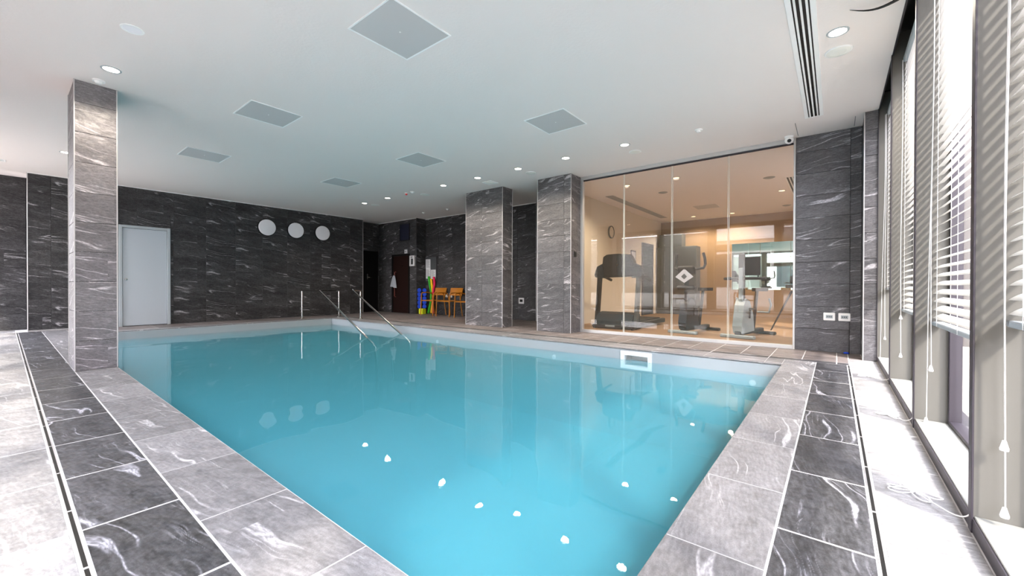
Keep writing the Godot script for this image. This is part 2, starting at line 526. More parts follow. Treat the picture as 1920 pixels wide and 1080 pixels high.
func build_floor() -> void:
	# slab round the pool
	var g := G()
	g.box(Vector3(-12.6, -1.6, -0.756), Vector3(X_WIN + 0.3, -0.0008, 1.6))
	g.box(Vector3(-12.6, -1.6, -10.4), Vector3(X_WIN + 0.3, -0.0008, -5.71))
	g.box(Vector3(-12.6, -1.6, -5.71), Vector3(-10.4, -0.0008, -0.756))
	g.box(Vector3(-0.456, -1.6, -5.71), Vector3(X_WIN + 0.3, -0.0008, -0.756))
	g.box(Vector3(-12.6, -1.7, -10.4), Vector3(X_WIN + 0.3, -1.6, 1.6))
	# over the pool wall on the gym side, with the skimmer's pocket left out
	g.box(Vector3(-10.4, -1.6, -5.71), Vector3(-2.30, -0.0008, -5.43))
	g.box(Vector3(-1.97, -1.6, -5.71), Vector3(-0.456, -0.0008, -5.43))
	g.box(Vector3(-2.30, -1.6, -5.71), Vector3(-1.97, -0.30, -5.43))
	g.box(Vector3(-2.30, -0.06, -5.71), Vector3(-1.97, -0.0008, -5.43))
	var f := struct("floor", g.mesh(), M["grout"])
	# right deck: light coping, dark row, drain, pale row
	floor_tiles(f, -0.462, -0.163, -5.81, 1.25, 0.5, 0.59, -0.163, -1.45, "light floor stone", true, "coping_tile")
	floor_tiles(f, -0.163, 0.112, -5.81, 1.25, 0.5, 0.59, -0.163, -1.74, "dark floor stone", true)
	floor_tiles(f, 0.134, X_WIN, -6.31, 1.25, 0.6, 0.59, 0.134, -1.50, "pale floor stone", false)
	# near deck on the left
	floor_tiles(f, -11.51, -0.463, -0.756, -0.449, 0.605, 0.6, -1.22, -0.449, "light floor stone", false, "coping_tile")
	floor_tiles(f, -11.51, -0.463, -0.449, -0.168, 0.6, 0.6, -1.48, -0.449, "dark floor stone", false)
	floor_tiles(f, -12.18, -0.463, -0.146, 1.25, 0.6, 0.6, -1.48, -0.146, "pale floor stone", false)
	# gym side: coping, dark strip, two rows of deck
	floor_tiles(f, -10.4, -0.462, -5.81, -5.404, 0.65, 0.65, -0.63, -5.3, "light floor stone", false, "coping_tile")
	floor_tiles(f, -11.51, 0.131, -5.945, -5.81, 0.65, 0.65, -0.63, -5.81, "dark floor stone", false)
	floor_tiles(f, -11.51, 0.131, -6.823, -5.945, 0.325, 0.44, -0.303, -6.385, "deck stone", false)
	floor_tiles(f, 0.131, 0.264, -6.823, -6.31, 0.325, 0.44, -0.303, -6.385, "deck stone", false)
	floor_tiles(f, -11.92, -4.5, -8.187, -6.823, 0.65, 0.65, -0.63, -6.823, "deck stone", false)
	floor_tiles(f, -5.75, -4.5, -10.2, -8.187, 0.65, 0.65, -0.63, -6.823, "deck stone", false)
	# far end between pool and left wall
	floor_tiles(f, -10.7, -10.394, -5.81, -0.756, 0.65, 0.6, -10.7, -0.756, "light floor stone", true, "coping_tile")
	floor_tiles(f, -11.51, -10.7, -5.81, -0.756, 0.81, 0.6, -10.7, -0.756, "deck stone", true)
	# slot drains
	for d in [[Vector3(0.113, 0, -5.80), Vector3(0.133, 0, 1.25)], [Vector3(-11.5, 0, -0.167), Vector3(-0.463, 0, -0.147)]]:
		var lo: Vector3 = d[0]
		var hi: Vector3 = d[1]
		var dr := obj("slot_drain", G().box(lo + Vector3(0, -0.0012, 0), hi + Vector3(0, -0.0004, 0)).mesh(), M["black"], f)
		var along_x := hi.x - lo.x > 1.0
		var w := 0.0045
		var span := (hi.x - lo.x) if along_x else (hi.z - lo.z)
		for i in int(span / 0.5):
			var m := 0.2 + i * 0.5
			var a1 := lo + (Vector3(m, -0.002, 0) if along_x else Vector3(0, -0.002, m))
			obj("bridge", G().box(a1, a1 + (Vector3(0.012, 0.0022, 0.02) if along_x else Vector3(0.02, 0.0022, 0.012))).mesh(), M["edge trim"], dr)
		for s in 2:
			var a := lo + Vector3(0, -0.0022, 0)
			var b := hi + Vector3(0, 0.0006, 0)
			if along_x:
				if s == 0: b.z = a.z + w
				else: a.z = b.z - w
			else:
				if s == 0: b.x = a.x + w
				else: a.x = b.x - w
			obj("edge_strip", bx(a, b, 0.0), M["edge trim"], dr)

func build_pool() -> void:
	var pool := thing("swimming_pool", "rectangular indoor pool of turquoise water with pale grey liner below stone coping", "pool")
	var D := -1.25
	var g := G()
	g.quad(Vector3(-10.4, D, -5.41), Vector3(-0.456, D, -5.41), Vector3(-0.456, D, -0.756), Vector3(-10.4, D, -0.756), Vector3.UP)
	obj("basin_floor", g.mesh(), M["basin"], pool)
	g = G()
	g.box(Vector3(-10.405, D, -0.757), Vector3(-0.456, -0.03, -0.752))
	g.box(Vector3(-0.461, D, -5.41), Vector3(-0.457, -0.03, -0.757))
	g.box(Vector3(-10.405, D, -5.41), Vector3(-10.395, -0.02, -0.757))
	g.box(Vector3(-10.4, D, -5.43), Vector3(-2.31, -0.02, -5.41))
	g.box(Vector3(-1.96, D, -5.43), Vector3(-0.456, -0.02, -5.41))
	g.box(Vector3(-2.31, D, -5.43), Vector3(-1.96, -0.24, -5.41))
	g.box(Vector3(-2.31, -0.085, -5.43), Vector3(-1.96, -0.02, -5.41))
	obj("liner", g.mesh(), M["liner"], pool)
	for k in 4:  # entry steps in the far corner, down from the left wall's side
		obj("step", bx(Vector3(-10.394, D, -5.409), Vector3(-10.1 + 0.42 * (3 - k) + 0.0, -0.33 - 0.23 * (3 - k) + 0.0, -4.2), 0.01), M["basin"], pool)
	for d in [[-6.2, -4.6], [-9.6, -4.25]]:
		var dr := obj("floor_drain", G().lathe([Vector2(0.125, 0.0), Vector2(0.12, 0.012), Vector2(0.09, 0.014), Vector2(0.0, 0.014)], Vector3(d[0], D, d[1])).mesh(), M["white paint"], pool)
		obj("grate", G().lathe([Vector2(0.075, 0.0), Vector2(0.072, 0.02), Vector2(0.055, 0.02), Vector2(0.05, 0.012), Vector2(0.035, 0.012), Vector2(0.03, 0.02), Vector2(0.0, 0.02)], Vector3(d[0], D, d[1])).mesh(), M["grille grey"], dr)
	for x in [-0.74, -3.45, -6.2]:
		obj("water_inlet", G().lathe([Vector2(0.035, 0.0), Vector2(0.034, 0.012), Vector2(0.014, 0.014), Vector2(0.012, 0.004), Vector2(0.0, 0.004)], Vector3(x, -0.25, -5.41), Vector3.BACK).mesh(), M["white paint"], pool)
	var sk := thing("pool_skimmer", "white rectangular skimmer opening set in the pool wall under the gym glazing", "skimmer", Vector3(-2.13, -0.158, -5.41))
	g = G()
	for b in [[-0.22, -0.12, 0.22, -0.078], [-0.22, 0.066, 0.22, 0.122], [-0.22, -0.078, -0.172, 0.066], [0.168, -0.078, 0.22, 0.066]]:
		g.box(Vector3(b[0], b[1], 0.0), Vector3(b[2], b[3], 0.014), 0.003)
	obj("frame", g.mesh(), M["white paint"], sk)
	g = G()
	g.box(Vector3(-0.172, -0.085, -0.26), Vector3(-0.165, 0.07, 0.0)); g.box(Vector3(0.16, -0.085, -0.26), Vector3(0.167, 0.07, 0.0))
	g.box(Vector3(-0.172, 0.066, -0.26), Vector3(0.168, 0.072, 0.0)); g.box(Vector3(-0.172, -0.085, -0.26), Vector3(0.168, -0.078, 0.0)); g.box(Vector3(-0.172, -0.085, -0.27), Vector3(0.168, 0.072, -0.26))
	obj("throat", g.mesh(), M["white paint"], sk)
	obj("weir_flap", bx(Vector3(-0.155, -0.012, -0.06), Vector3(0.155, 0.0, -0.012), 0.002), M["liner"], sk)
	for s in [-0.196, 0.196]:
		obj("screw", G().lathe([Vector2(0.006, 0.0), Vector2(0.005, 0.003), Vector2(0, 0.003)], Vector3(s, -0.01, 0.014), Vector3.BACK, 10).mesh(), M["steel"], sk)
	g = G()
	g.quad(Vector3(-10.395, WATER, -5.41), Vector3(-0.461, WATER, -5.41), Vector3(-0.461, WATER, -0.757), Vector3(-10.395, WATER, -0.757), Vector3.UP)
	var w := obj("pool_water", g.mesh(), M["water"])
	tag(w, "calm turquoise water filling the indoor pool, mirroring the ceiling lamps", "water", "", "stuff")
	var fv := FogVolume.new()
	fv.name = "pool_water_tint"
	fv.shape = RenderingServer.FOG_VOLUME_SHAPE_BOX
	fv.size = Vector3(9.93, -WATER * 0 + 1.09, 4.65)
	fv.position = Vector3(-5.428, WATER - 0.003 - 0.545, -3.0835)
	var fm := FogMaterial.new()
	fm.albedo = Color(0.50, 0.93, 0.975)
	fm.density = 0.6
	fv.material = fm
	tag(fv, "turquoise depth of the pool water below its surface", "water", "", "stuff")
	add_child(fv)

func pillar(called: String, label: String, x0: float, x1: float, z0: float, z1: float, stone_name: String, fx := 0.0, w := 0.6) -> void:
	var o := thing(called, label, "pillar", Vector3((x0 + x1) * 0.5, 0, (z0 + z1) * 0.5))
	var hx := (x1 - x0) * 0.5
	var hz := (z1 - z0) * 0.5
	obj("core", bx(Vector3(-hx + 0.01, 0, -hz + 0.01), Vector3(hx - 0.01, CEIL, hz - 0.01), 0.0), M["wall grout"], o)
	wall_tiles(o, Vector3(-hx, 0, hz), Vector3.RIGHT, 2 * hx, Vector3.BACK, stone_name, w, 0.3, fx)
	wall_tiles(o, Vector3(hx, 0, hz), Vector3(0, 0, -1), 2 * hz, Vector3.RIGHT, stone_name, w)
	wall_tiles(o, Vector3(-hx, 0, -hz), Vector3.RIGHT, 2 * hx, Vector3.FORWARD, stone_name, w, 0.3, fx)
	wall_tiles(o, Vector3(-hx, 0, hz), Vector3(0, 0, -1), 2 * hz, Vector3.LEFT, stone_name, w)
	for sx in [-1, 1]:
		for sz in [-1, 1]:
			obj("corner_strip", bx(Vector3(sx * hx - 0.005, 0, sz * hz - 0.005), Vector3(sx * hx + 0.005, CEIL, sz * hz + 0.005), 0.002), M["edge trim"], o)

func build_pillars() -> void:
	pillar("pillar", "slim grey stone pillar standing on the near pool coping at left", -6.494, -5.93, -0.756, -0.448, "window lit pillar stone")
	pillar("pillar", "wide grey stone pillar beside the yellow chairs, far side of pool", -6.429, -5.369, -6.746, -6.424, "pillar stone", 0.484)
	pillar("pillar", "grey stone pillar adjoining the left end of the gym glazing", -4.507, -3.768, -6.87, -6.451, "pillar stone", 0.59)

# ---------------------------------------------------------------- gym glazing
func build_glazing() -> void:
	var wn := Node3D.new()
	wn.name = "window_1"
	wn.set_meta("kind", "structure")
	add_child(wn)
	var z := Z_GYM
	obj("sill", bx(Vector3(-3.768, 0, z - 0.06), Vector3(-0.429, 0.052, z + 0.02), 0.003), M["aluminium"], wn)
	obj("head", bx(Vector3(-3.768, 2.858, z - 0.06), Vector3(-0.429, CEIL, z + 0.02), 0.003), M["aluminium"], wn)
	obj("head_gasket", bx(Vector3(-3.72, 2.835, z - 0.03), Vector3(-0.453, 2.858, z - 0.005), 0.0), M["dark metal"], wn)
	obj("post", bx(Vector3(-3.768, 0.052, z - 0.06), Vector3(-3.722, 2.858, z + 0.02), 0.003), M["aluminium"], wn)
	obj("post", bx(Vector3(-0.455, 0.0, z - 0.06), Vector3(-0.429, CEIL, z + 0.025), 0.003), M["aluminium"], wn)
	var xs := [-3.722, -2.918, -2.094, -1.263, -0.455]
	for i in 4:
		var a: float = xs[i] + (0.009 if i > 0 else 0.0)
		var b: float = xs[i + 1] - (0.009 if i < 3 else 0.0)
		var p := obj("pane", G().box(Vector3(a, 0.052, z - 0.022), Vector3(b, 2.845, z - 0.012)).mesh(), M["tinted glass"], wn)
		for e in [a, b]:
			if absf(e - xs[0]) > 0.01 and absf(e - xs[4]) > 0.01:
				obj("polished_edge", bx(Vector3(e - 0.002, 0.052, z - 0.024), Vector3(e + 0.002, 2.845, z - 0.008), 0.0), M["glass edge"], p)

# ---------------------------------------------------------------- window wall on the right
const FINS := [-6.312, -4.920, -3.510, -2.149, -0.760, 0.62]

func blind(called: String, label: String, x: float, z0: float, z1: float, bottom: float, top: float, single: bool, axis_x := false, tilt := 32.0, group := "white slatted blinds in the window bays") -> Node3D:
	# runs along local z from z0 to z1 at local x (the room is at smaller x); axis_x turns it for the back wall
	var o := thing(called, label, "blind", Vector3(x, 0, 0) if not axis_x else Vector3(0, 0, x), 0.0 if not axis_x else -PI / 2, group)
	if axis_x:
		o.rotation.y = -PI / 2
	var l := z1 - z0
	obj("headrail", bx(Vector3(-0.028, top, z0), Vector3(0.028, top + 0.04, z1), 0.003), M["frame grey"], o)
	# one slat: a shallow arc, tilted so that its outer edge is higher
	var key := "slat %.3f %.1f" % [l, tilt]
	if not cache.has(key):
		var g := G()
		var n := 6
		var pts := []
		for i in n + 1:
			var t := lerpf(-1.0, 1.0, float(i) / n)
			pts.append(Vector2(t * 0.025, 0.0035 * (1.0 - t * t)).rotated(deg_to_rad(tilt)))
		for i in n:
			var a: Vector2 = pts[i]
			var b: Vector2 = pts[i + 1]
			var th := 0.0007
			g.quad(Vector3(a.x, a.y, 0), Vector3(b.x, b.y, 0), Vector3(b.x, b.y, l), Vector3(a.x, a.y, l), Vector3.UP)
			g.quad(Vector3(a.x, a.y - th, 0), Vector3(b.x, b.y - th, 0), Vector3(b.x, b.y - th, l), Vector3(a.x, a.y - th, l), Vector3.DOWN)
		cache[key] = g
	var sg: Geo = cache[key]
	var count := int((top - 0.02 - bottom - 0.03) / 0.049)
	if single:
		var sm := sg.mesh()
		for i in count:
			obj("slat", sm, M["slat white"], o, Vector3(0, bottom + 0.045 + i * 0.049, z0))
	else:
		var all := G()
		for i in count:
			var d := Vector3(0, bottom + 0.045 + i * 0.049, z0)
			for k in sg.v.size():
				all.v.append(sg.v[k] + d)
			all.n.append_array(sg.n)
			all.t.append_array(sg.t)
		var s := obj("slats", all.mesh(), M["slat white"], o)
		s.set_meta("kind", "stuff")
	obj("bottom_rail", bx(Vector3(-0.026, bottom - 0.012, z0), Vector3(0.026, bottom + 0.010, z1), 0.004), M["frame grey"], o)
	# ladder cords in front of and behind the slats, with the lift cord between
	for f in [0.12, 0.5, 0.88]:
		var zz: float = z0 + l * f
		var g := G()
		g.tube([Vector3(-0.027, bottom - 0.01, zz), Vector3(-0.027, top, zz)], 0.0014, 5)
		g.tube([Vector3(0.027, bottom - 0.01, zz), Vector3(0.027, top, zz)], 0.0014, 5)
		obj("ladder_cord", g.mesh(), M["cord white"], o)
	return o

func pull_cord(o: Node3D, x: float, z: float, top: float, bottom: float, sway := 0.0) -> void:
	var pts := []
	for i in 9:
		var t := i / 8.0
		pts.append(Vector3(x + sway * t * t + 0.003 * sin(t * 7.0), lerpf(top, bottom, t), z + 0.004 * sin(t * 5.0 + 1.0)))
	var c := obj("pull_cord", G().tube(pts, 0.0021, 6).mesh(), M["cord white"], o)
	obj("tassel", G().lathe([Vector2(0.0, -0.034), Vector2(0.011, -0.034), Vector2(0.012, -0.028), Vector2(0.005, 0.0), Vector2(0.0, 0.002)], Vector3(x + sway, bottom, z), Vector3.UP, 12).mesh(), M["cord white"], c)

func build_window_wall() -> void:
	var wall := struct("wall_right", G().box(Vector3(X_WIN + 0.005, -0.3, -6.32), Vector3(X_WIN + 0.28, 0.048, 1.6)).mesh(), M["dark metal"])
	# lintel with a dark pocket for the blinds
	obj("lintel", G().box(Vector3(X_WIN + 0.17, 2.87, -6.32), Vector3(X_WIN + 0.30, 3.2, 1.6)).box(Vector3(X_WIN, CEIL + 0.2, -6.5), Vector3(X_WIN + 0.30, 3.2, 1.6)).box(Vector3(X_WIN, CEIL, -6.5), Vector3(X_WIN + 0.30, 3.2, -6.32)).mesh(), M["black"], wall)
	obj("ceiling_edge", bx(Vector3(X_WIN, CEIL - 0.004, -6.31), Vector3(X_WIN + 0.012, CEIL + 0.2, 1.6), 0.0), M["dark metal"], wall)
	obj("kick_plate", bx(Vector3(X_WIN, 0, -6.31), Vector3(X_WIN + 0.006, 0.05, 1.25), 0.0), M["dark metal"], wall)
	for z in FINS:
		var f := obj("fin", bx(Vector3(X_WIN, 0.0, z - 0.022), Vector3(X_WIN + 0.20, 3.1, z), 0.002), M["fin paint"], wall)
		obj("edge_strip", bx(Vector3(X_WIN - 0.004, 0.0, z - 0.023), Vector3(X_WIN + 0.002, 3.0, z + 0.018), 0.001), M["dark metal"], f)
		f.get_child(0).position = Vector3.ZERO
	var labels := ["white venetian blind in the farthest window bay beside the stone pier", "white venetian blind in the second window bay from the stone pier", "white venetian blind in the wide middle bay, mid-height slats well visible", "white venetian blind at the right picture edge, nearest window bay"]
	var bottoms := [0.845, 0.665, 0.650, 0.745]
	for i in 5:
		var z0: float = FINS[i] + 0.0
		var z1: float = FINS[i + 1] - 0.022
		var wn := Node3D.new()
		wn.name = "window_%d" % (i + 2)
		wn.set_meta("kind", "structure")
		add_child(wn)
		obj("sill", bx(Vector3(X_WIN + 0.006, 0.03, z0), Vector3(X_WIN + 0.2, 0.055, z1), 0.002), M["sill paint"], wn)
		var g := G()
		var xa := X_WIN + 0.145
		var xb := X_WIN + 0.20
		g.box(Vector3(xa, 0.055, z0), Vector3(xb, 2.95, z0 + 0.03), 0.003); g.box(Vector3(xa, 0.055, z1 - 0.03), Vector3(xb, 2.95, z1), 0.003)
		g.box(Vector3(xa, 0.055, z0 + 0.03), Vector3(xb, 0.075, z1 - 0.03), 0.003); g.box(Vector3(xa, 2.85, z0 + 0.03), Vector3(xb, 2.95, z1 - 0.03), 0.003)
		obj("frame", g.mesh(), M["dark metal"], wn)
		g = G()
		g.quad(Vector3(xa + 0.03, 0.07, z0 + 0.02), Vector3(xa + 0.03, 0.07, z1 - 0.02), Vector3(xa + 0.03, 2.86, z1 - 0.02), Vector3(xa + 0.03, 2.86, z0 + 0.02), Vector3.LEFT)
		obj("pane", g.mesh(), M["glass"], wn)
		if i < 4:
			var b := blind("venetian_blind", labels[i], X_WIN + 0.10, z0 + 0.012, z1 - 0.012, bottoms[i], 2.83, i > 0)
			if i == 0:
				pull_cord(b, -0.038, z0 + 0.06, 2.83, 0.30)
				pull_cord(b, -0.045, z0 + 0.035, 2.83, 0.06, -0.03)
			elif i == 1:
				pull_cord(b, -0.036, z0 + 0.055, 2.83, 0.62)
				pull_cord(b, -0.036, z0 + 0.06, 2.83, 0.29)
			elif i == 2:
				pull_cord(b, -0.036, z0 + 0.07, 2.83, 0.40)
				pull_cord(b, -0.033, z0 + 0.06, 2.83, 0.085, -0.02)
			else:
				pull_cord(b, -0.034, z0 + 0.04, 2.83, 0.35)
				pull_cord(b, -0.033, z0 + 0.045, 2.83, 0.125)
		else:
			blind("venetian_blind", "white venetian blind behind the camera, in the last bay by the back wall", X_WIN + 0.10, z0 + 0.012, z1 - 0.012, 0.66, 2.83, false)
	# slack pull cords lying in knots on the floor
	var spots := [Vector3(0.26, 0, -5.2), Vector3(0.30, 0, -3.72), Vector3(0.275, 0, -2.40)]
	var lab := ["small knot of white cord on pale tiles below the farthest blind", "tight tangle of white cord on pale tiles below the second blind", "loose looped tangle of cream cord on the floor, nearest the camera"]
	for k in 3:
		var c := thing("tangled_cord", lab[k], "cord", spots[k], 0.0, "slack blind cords on the floor")
		var r := RandomNumberGenerator.new()
		r.seed = 30 + k
		var loops := []
		for i in 5:
			loops.append([r.randf_range(0.022, 0.05), r.randf_range(-0.3, 0.3) + PI * (0.9 if i % 2 == 0 else 0.1) + i * 0.25, r.randf_range(0.3, 0.6)])
		var pts := []
		var zt: float = FINS[k + 1] - 0.03 - spots[k].z
		pts.append(Vector3(X_WIN + 0.045 - spots[k].x, 0.3, zt))
		pts.append(Vector3(X_WIN + 0.02 - spots[k].x, 0.12, zt))
		pts.append(Vector3(X_WIN - 0.02 - spots[k].x, 0.03, zt))
		for lp in loops:
			for i in 14:
				var a := TAU * i / 14.0 * 1.05
				var q := Vector2((1 - cos(a)) * lp[0], sin(a) * lp[0] * lp[2]).rotated(lp[1])
				pts.append(Vector3(q.x - 0.01, 0.004 + 0.004 * absf(sin(a * 1.5)), q.y * 1.1))
		var cv := Curve3D.new()
		for i in pts.size():
			var tan: Vector3 = (pts[mini(i + 1, pts.size() - 1)] - pts[maxi(i - 1, 0)]) * 0.17
			cv.add_point(pts[i], -tan, tan)
		obj("cord", G().tube(Array(cv.tessellate(3, 6)), 0.0024, 6).mesh(), M["cord white"], c)

# ---------------------------------------------------------------- wall behind the camera (seen in the glazing and letting in daylight)
func build_back_wall() -> void:
	var z := Z_BACK
	var wins := [[-11.9, -10.2], [-10.0, -8.85], [-8.65, -7.5], [-6.6, -5.1], [-4.95, -3.40], [-3.20, -1.45], [-1.3, 0.1]]
	var g := G()
	g.box(Vector3(-12.4, -0.3, z), Vector3(0.7, 0.05, z + 0.25))
	g.box(Vector3(-12.4, 2.86, z), Vector3(0.7, 3.2, z + 0.25))
	var x := -12.4
	for w in wins:
		g.box(Vector3(x, 0.05, z), Vector3(w[0], 2.86, z + 0.25))
		x = w[1]
	g.box(Vector3(x, 0.05, z), Vector3(0.7, 2.86, z + 0.25))
	var wall := struct("wall_back", g.mesh(), M["fin paint"])
	for i in wins.size():
		var w = wins[i]
		var wn := Node3D.new()
		wn.name = "window_%d" % (i + 7)
		wn.set_meta("kind", "structure")
		add_child(wn)
		g = G()
		g.box(Vector3(w[0], 0.05, z + 0.15), Vector3(w[0] + 0.05, 2.86, z + 0.2), 0.003); g.box(Vector3(w[1] - 0.05, 0.05, z + 0.15), Vector3(w[1], 2.86, z + 0.2), 0.003)
		g.box(Vector3(w[0] + 0.05, 0.05, z + 0.15), Vector3(w[1] - 0.05, 0.1, z + 0.2), 0.003); g.box(Vector3(w[0] + 0.05, 2.8, z + 0.15), Vector3(w[1] - 0.05, 2.86, z + 0.2), 0.003)
		if i == 5: g.box(Vector3(w[0] + 0.05, 2.02, z + 0.12), Vector3(w[1] - 0.05, 2.26, z + 0.2), 0.003)
		obj("frame", g.mesh(), M["dark metal"], wn)
		obj("sill", bx(Vector3(w[0] - 0.08, 0.035, z - 0.10), Vector3(w[1] + 0.08, 0.07, z + 0.15), 0.004), M["white paint"], wn)
		g = G()
		g.quad(Vector3(w[0] + 0.03, 0.08, z + 0.175), Vector3(w[1] - 0.03, 0.08, z + 0.175), Vector3(w[1] - 0.03, 2.82, z + 0.175), Vector3(w[0] + 0.03, 2.82, z + 0.175), Vector3.FORWARD)
		obj("pane", g.mesh(), M["glass"], wn)
	for i in [2, 3, 4, 6]:
		var w = wins[i]
		blind("venetian_blind", "white venetian blind behind the camera, mirrored in the gym glass, %s window" % {2: "far left", 3: "second from the left", 4: "middle", 6: "rightmost"}[i], z + 0.08, -w[1] + 0.01, -w[0] - 0.01, 0.62, 2.74, false, true, 62.0)

# ---------------------------------------------------------------- ceiling
func downlight(label: String, x: float, z: float, energy: float, warm := false, lit := true, rad := 0.066) -> void:
	var o := thing("downlight", label, "ceiling light", Vector3(x, CEIL, z), 0.0, "recessed ceiling lamps")
	obj("trim_ring", G().lathe([Vector2(rad - 0.008, -0.001), Vector2(rad - 0.006, -0.004), Vector2(rad + 0.006, -0.004), Vector2(rad + 0.009, 0.0)].map(func(p): return Vector2(p.x, p.y)), Vector3.ZERO, Vector3.UP, 28).mesh(), M["frame grey"] if lit else M["white paint"], o)
	var disc := G().lathe([Vector2(0.0, -0.002), Vector2(rad - 0.006, -0.002)], Vector3.ZERO, Vector3.UP, 28)
	obj("lamp_lens", disc.mesh(), (M["gym lamp glow"] if warm else M["lamp glow"]) if lit else M["lamp white"], o)
	if lit:
		var s := SpotLight3D.new()
		s.name = "lamp"
		s.position = Vector3(0, -0.012, 0)
		s.rotation.x = -PI / 2
		s.spot_angle = 75.0
		s.spot_angle_attenuation = 0.6
		s.spot_range = 20.0
		s.spot_attenuation = 2.0
		s.light_size = 0.06
		s.light_energy = energy
		s.light_color = Color(1.0, 0.93, 0.82) if warm else Color(1.0, 0.95, 0.88)
		s.shadow_enabled = true
		o.add_child(s)

func build_ceiling_fittings() -> void:
	var E := 2.9
	var far_names := ["lit round downlight above the far pool edge, nearest the gym glazing", "lit round downlight above the pillar beside the gym glazing", "lit round downlight in front of the dark passage between pillars", "lit round downlight just in front of the wide stone pillar", "lit round downlight left of the wide stone pillar", "lit round downlight before the notice board corner, second from the left wall", "lit round downlight closest to the dark corner of the left wall"]
	var xs := [-2.398, -3.388, -4.353, -5.325, -6.285, -8.219, -9.192]
	for i in 7: downlight(far_names[i], xs[i], -5.63, E)
	downlight("lit round downlight above the slim pillar on the near coping", -5.40, -0.65, E)
	downlight("lit round downlight at far left, half hidden by the slim pillar", -9.34, -0.62, E)
	downlight("large lit round downlight near the black slot diffuser and windows", 0.007, -4.192, E)
	downlight("unlit round downlight ring above the slim pillar, left part of ceiling", -4.418, -0.654, 0.0, false, false)
	# round loudspeakers and detectors
	var disc_at := [[0.013, -4.536, 0.096], [-2.396, -6.02, 0.09], [-4.328, -5.98, 0.1], [-7.246, -5.94, 0.1], [-9.185, -5.93, 0.1]]
	var disc_lab := ["off-white round speaker cover beside the downlight near the windows", "off-white round speaker cover above the gym glazing", "off-white round speaker cover before the passage between pillars", "off-white round speaker cover near the red alarm, left of the wide pillar", "off-white round speaker cover closest to the left wall corner"]
	for i in 5:
		var d = disc_at[i]
		var o := thing("ceiling_speaker", disc_lab[i], "speaker", Vector3(d[0], CEIL, d[1]), 0.0, "round ceiling speakers")
		obj("rim", G().lathe([Vector2(d[2] - 0.01, -0.008), Vector2(d[2], -0.006), Vector2(d[2] + 0.003, 0.0)].map(func(p): return Vector2(p.x, p.y)), Vector3.ZERO, Vector3.UP, 32).mesh(), M["white paint"], o)
		obj("cover", G().lathe([Vector2(0.0, -0.014), Vector2(d[2] * 0.6, -0.012), Vector2(d[2] - 0.009, -0.007)], Vector3.ZERO, Vector3.UP, 32).mesh(), M["off white"], o)
	var df := thing("air_diffuser", "pale square air diffuser in front of the wide stone pillar", "diffuser", Vector3(-5.364, CEIL, -6.03))
	obj("plate", G().box(Vector3(-0.12, -0.012, -0.12), Vector3(0.12, 0.0, 0.12), 0.006).mesh(), M["white paint"], df)
	obj("core", G().lathe([Vector2(0.0, -0.028), Vector2(0.05, -0.026), Vector2(0.085, -0.012)], Vector3.ZERO, Vector3.UP, 28).mesh(), M["off white"], df)
	var sm := [[-7.239, -5.584, "small white smoke detector between the downlight and the red alarm"], [-9.052, -7.37, "tiny white detector on the ceiling above the brown door alcove"], [-8.121, -7.42, "tiny white detector on the ceiling above the yellow chairs"], [-1.407, -5.685, "small white detector on the ceiling above the gym glazing"], [-5.789, -0.607, "tiny detector beside the lit downlight above the slim pillar"]]
	for s in sm:
		var o := thing("smoke_detector", s[2], "detector", Vector3(s[0], CEIL, s[1]), 0.0, "small ceiling detectors")
		obj("base", G().lathe([Vector2(0.0, -0.012), Vector2(0.048, -0.012), Vector2(0.05, 0.0)], Vector3.ZERO, Vector3.UP, 20).mesh(), M["white paint"], o)
		obj("head", G().lathe([Vector2(0.0, -0.034), Vector2(0.024, -0.032), Vector2(0.034, -0.012)], Vector3.ZERO, Vector3.UP, 20).mesh(), M["white paint"], o)
	var al := thing("alarm_beacon", "small red alarm beacon on the ceiling left of the wide pillar", "alarm", Vector3(-7.446, CEIL, -5.584))
	obj("base", G().lathe([Vector2(0.0, -0.015), Vector2(0.038, -0.015), Vector2(0.04, 0.0)], Vector3.ZERO, Vector3.UP, 20).mesh(), M["white paint"], al)
	obj("lens", G().lathe([Vector2(0.0, -0.05), Vector2(0.018, -0.045), Vector2(0.027, -0.015)], Vector3.ZERO, Vector3.UP, 20).mesh(), mat("red lens", Color(0.85, 0.12, 0.10), 0.3), al)
	# square perforated panels
	var gr := [[-2.757, -2.005, 0.275], [-5.335, -1.995, 0.268], [-7.79, -1.99, 0.27], [-2.743, -4.315, 0.272], [-5.30, -4.263, 0.275], [-7.712, -4.21, 0.27]]
	var gl := ["large grey square ceiling panel nearest the camera, top of the picture", "grey square ceiling panel in the near row, right of the slim pillar", "grey square ceiling panel in the near row, farthest left", "grey square ceiling panel in the far row, nearest the gym glazing", "grey square ceiling panel in the far row, middle one", "grey square ceiling panel in the far row, closest to the left wall"]
	for i in 6:
		var d = gr[i]
		var h: float = d[2]
		var o := thing("ceiling_panel", gl[i], "ceiling panel", Vector3(d[0], CEIL, d[1]), 0.0, "perforated square ceiling panels")
		var g := G()
		var e := 0.014
		g.box(Vector3(-h - e, -0.006, -h - e), Vector3(h + e, 0, -h), 0.001); g.box(Vector3(-h - e, -0.006, h), Vector3(h + e, 0, h + e), 0.001)
		g.box(Vector3(-h - e, -0.006, -h), Vector3(-h, 0, h), 0.001); g.box(Vector3(h, -0.006, -h), Vector3(h + e, 0, h), 0.001)
		obj("frame", g.mesh(), M["white paint"], o)
		obj("perforated_plate", bx(Vector3(-h, -0.003, -h), Vector3(h, -0.0005, h), 0.0), M["grille grey"], o)
		obj("screw", G().lathe([Vector2(0.0, -0.007), Vector2(0.006, -0.006), Vector2(0.008, -0.003)], Vector3.ZERO, Vector3.UP, 12).mesh(), M["white paint"], o)
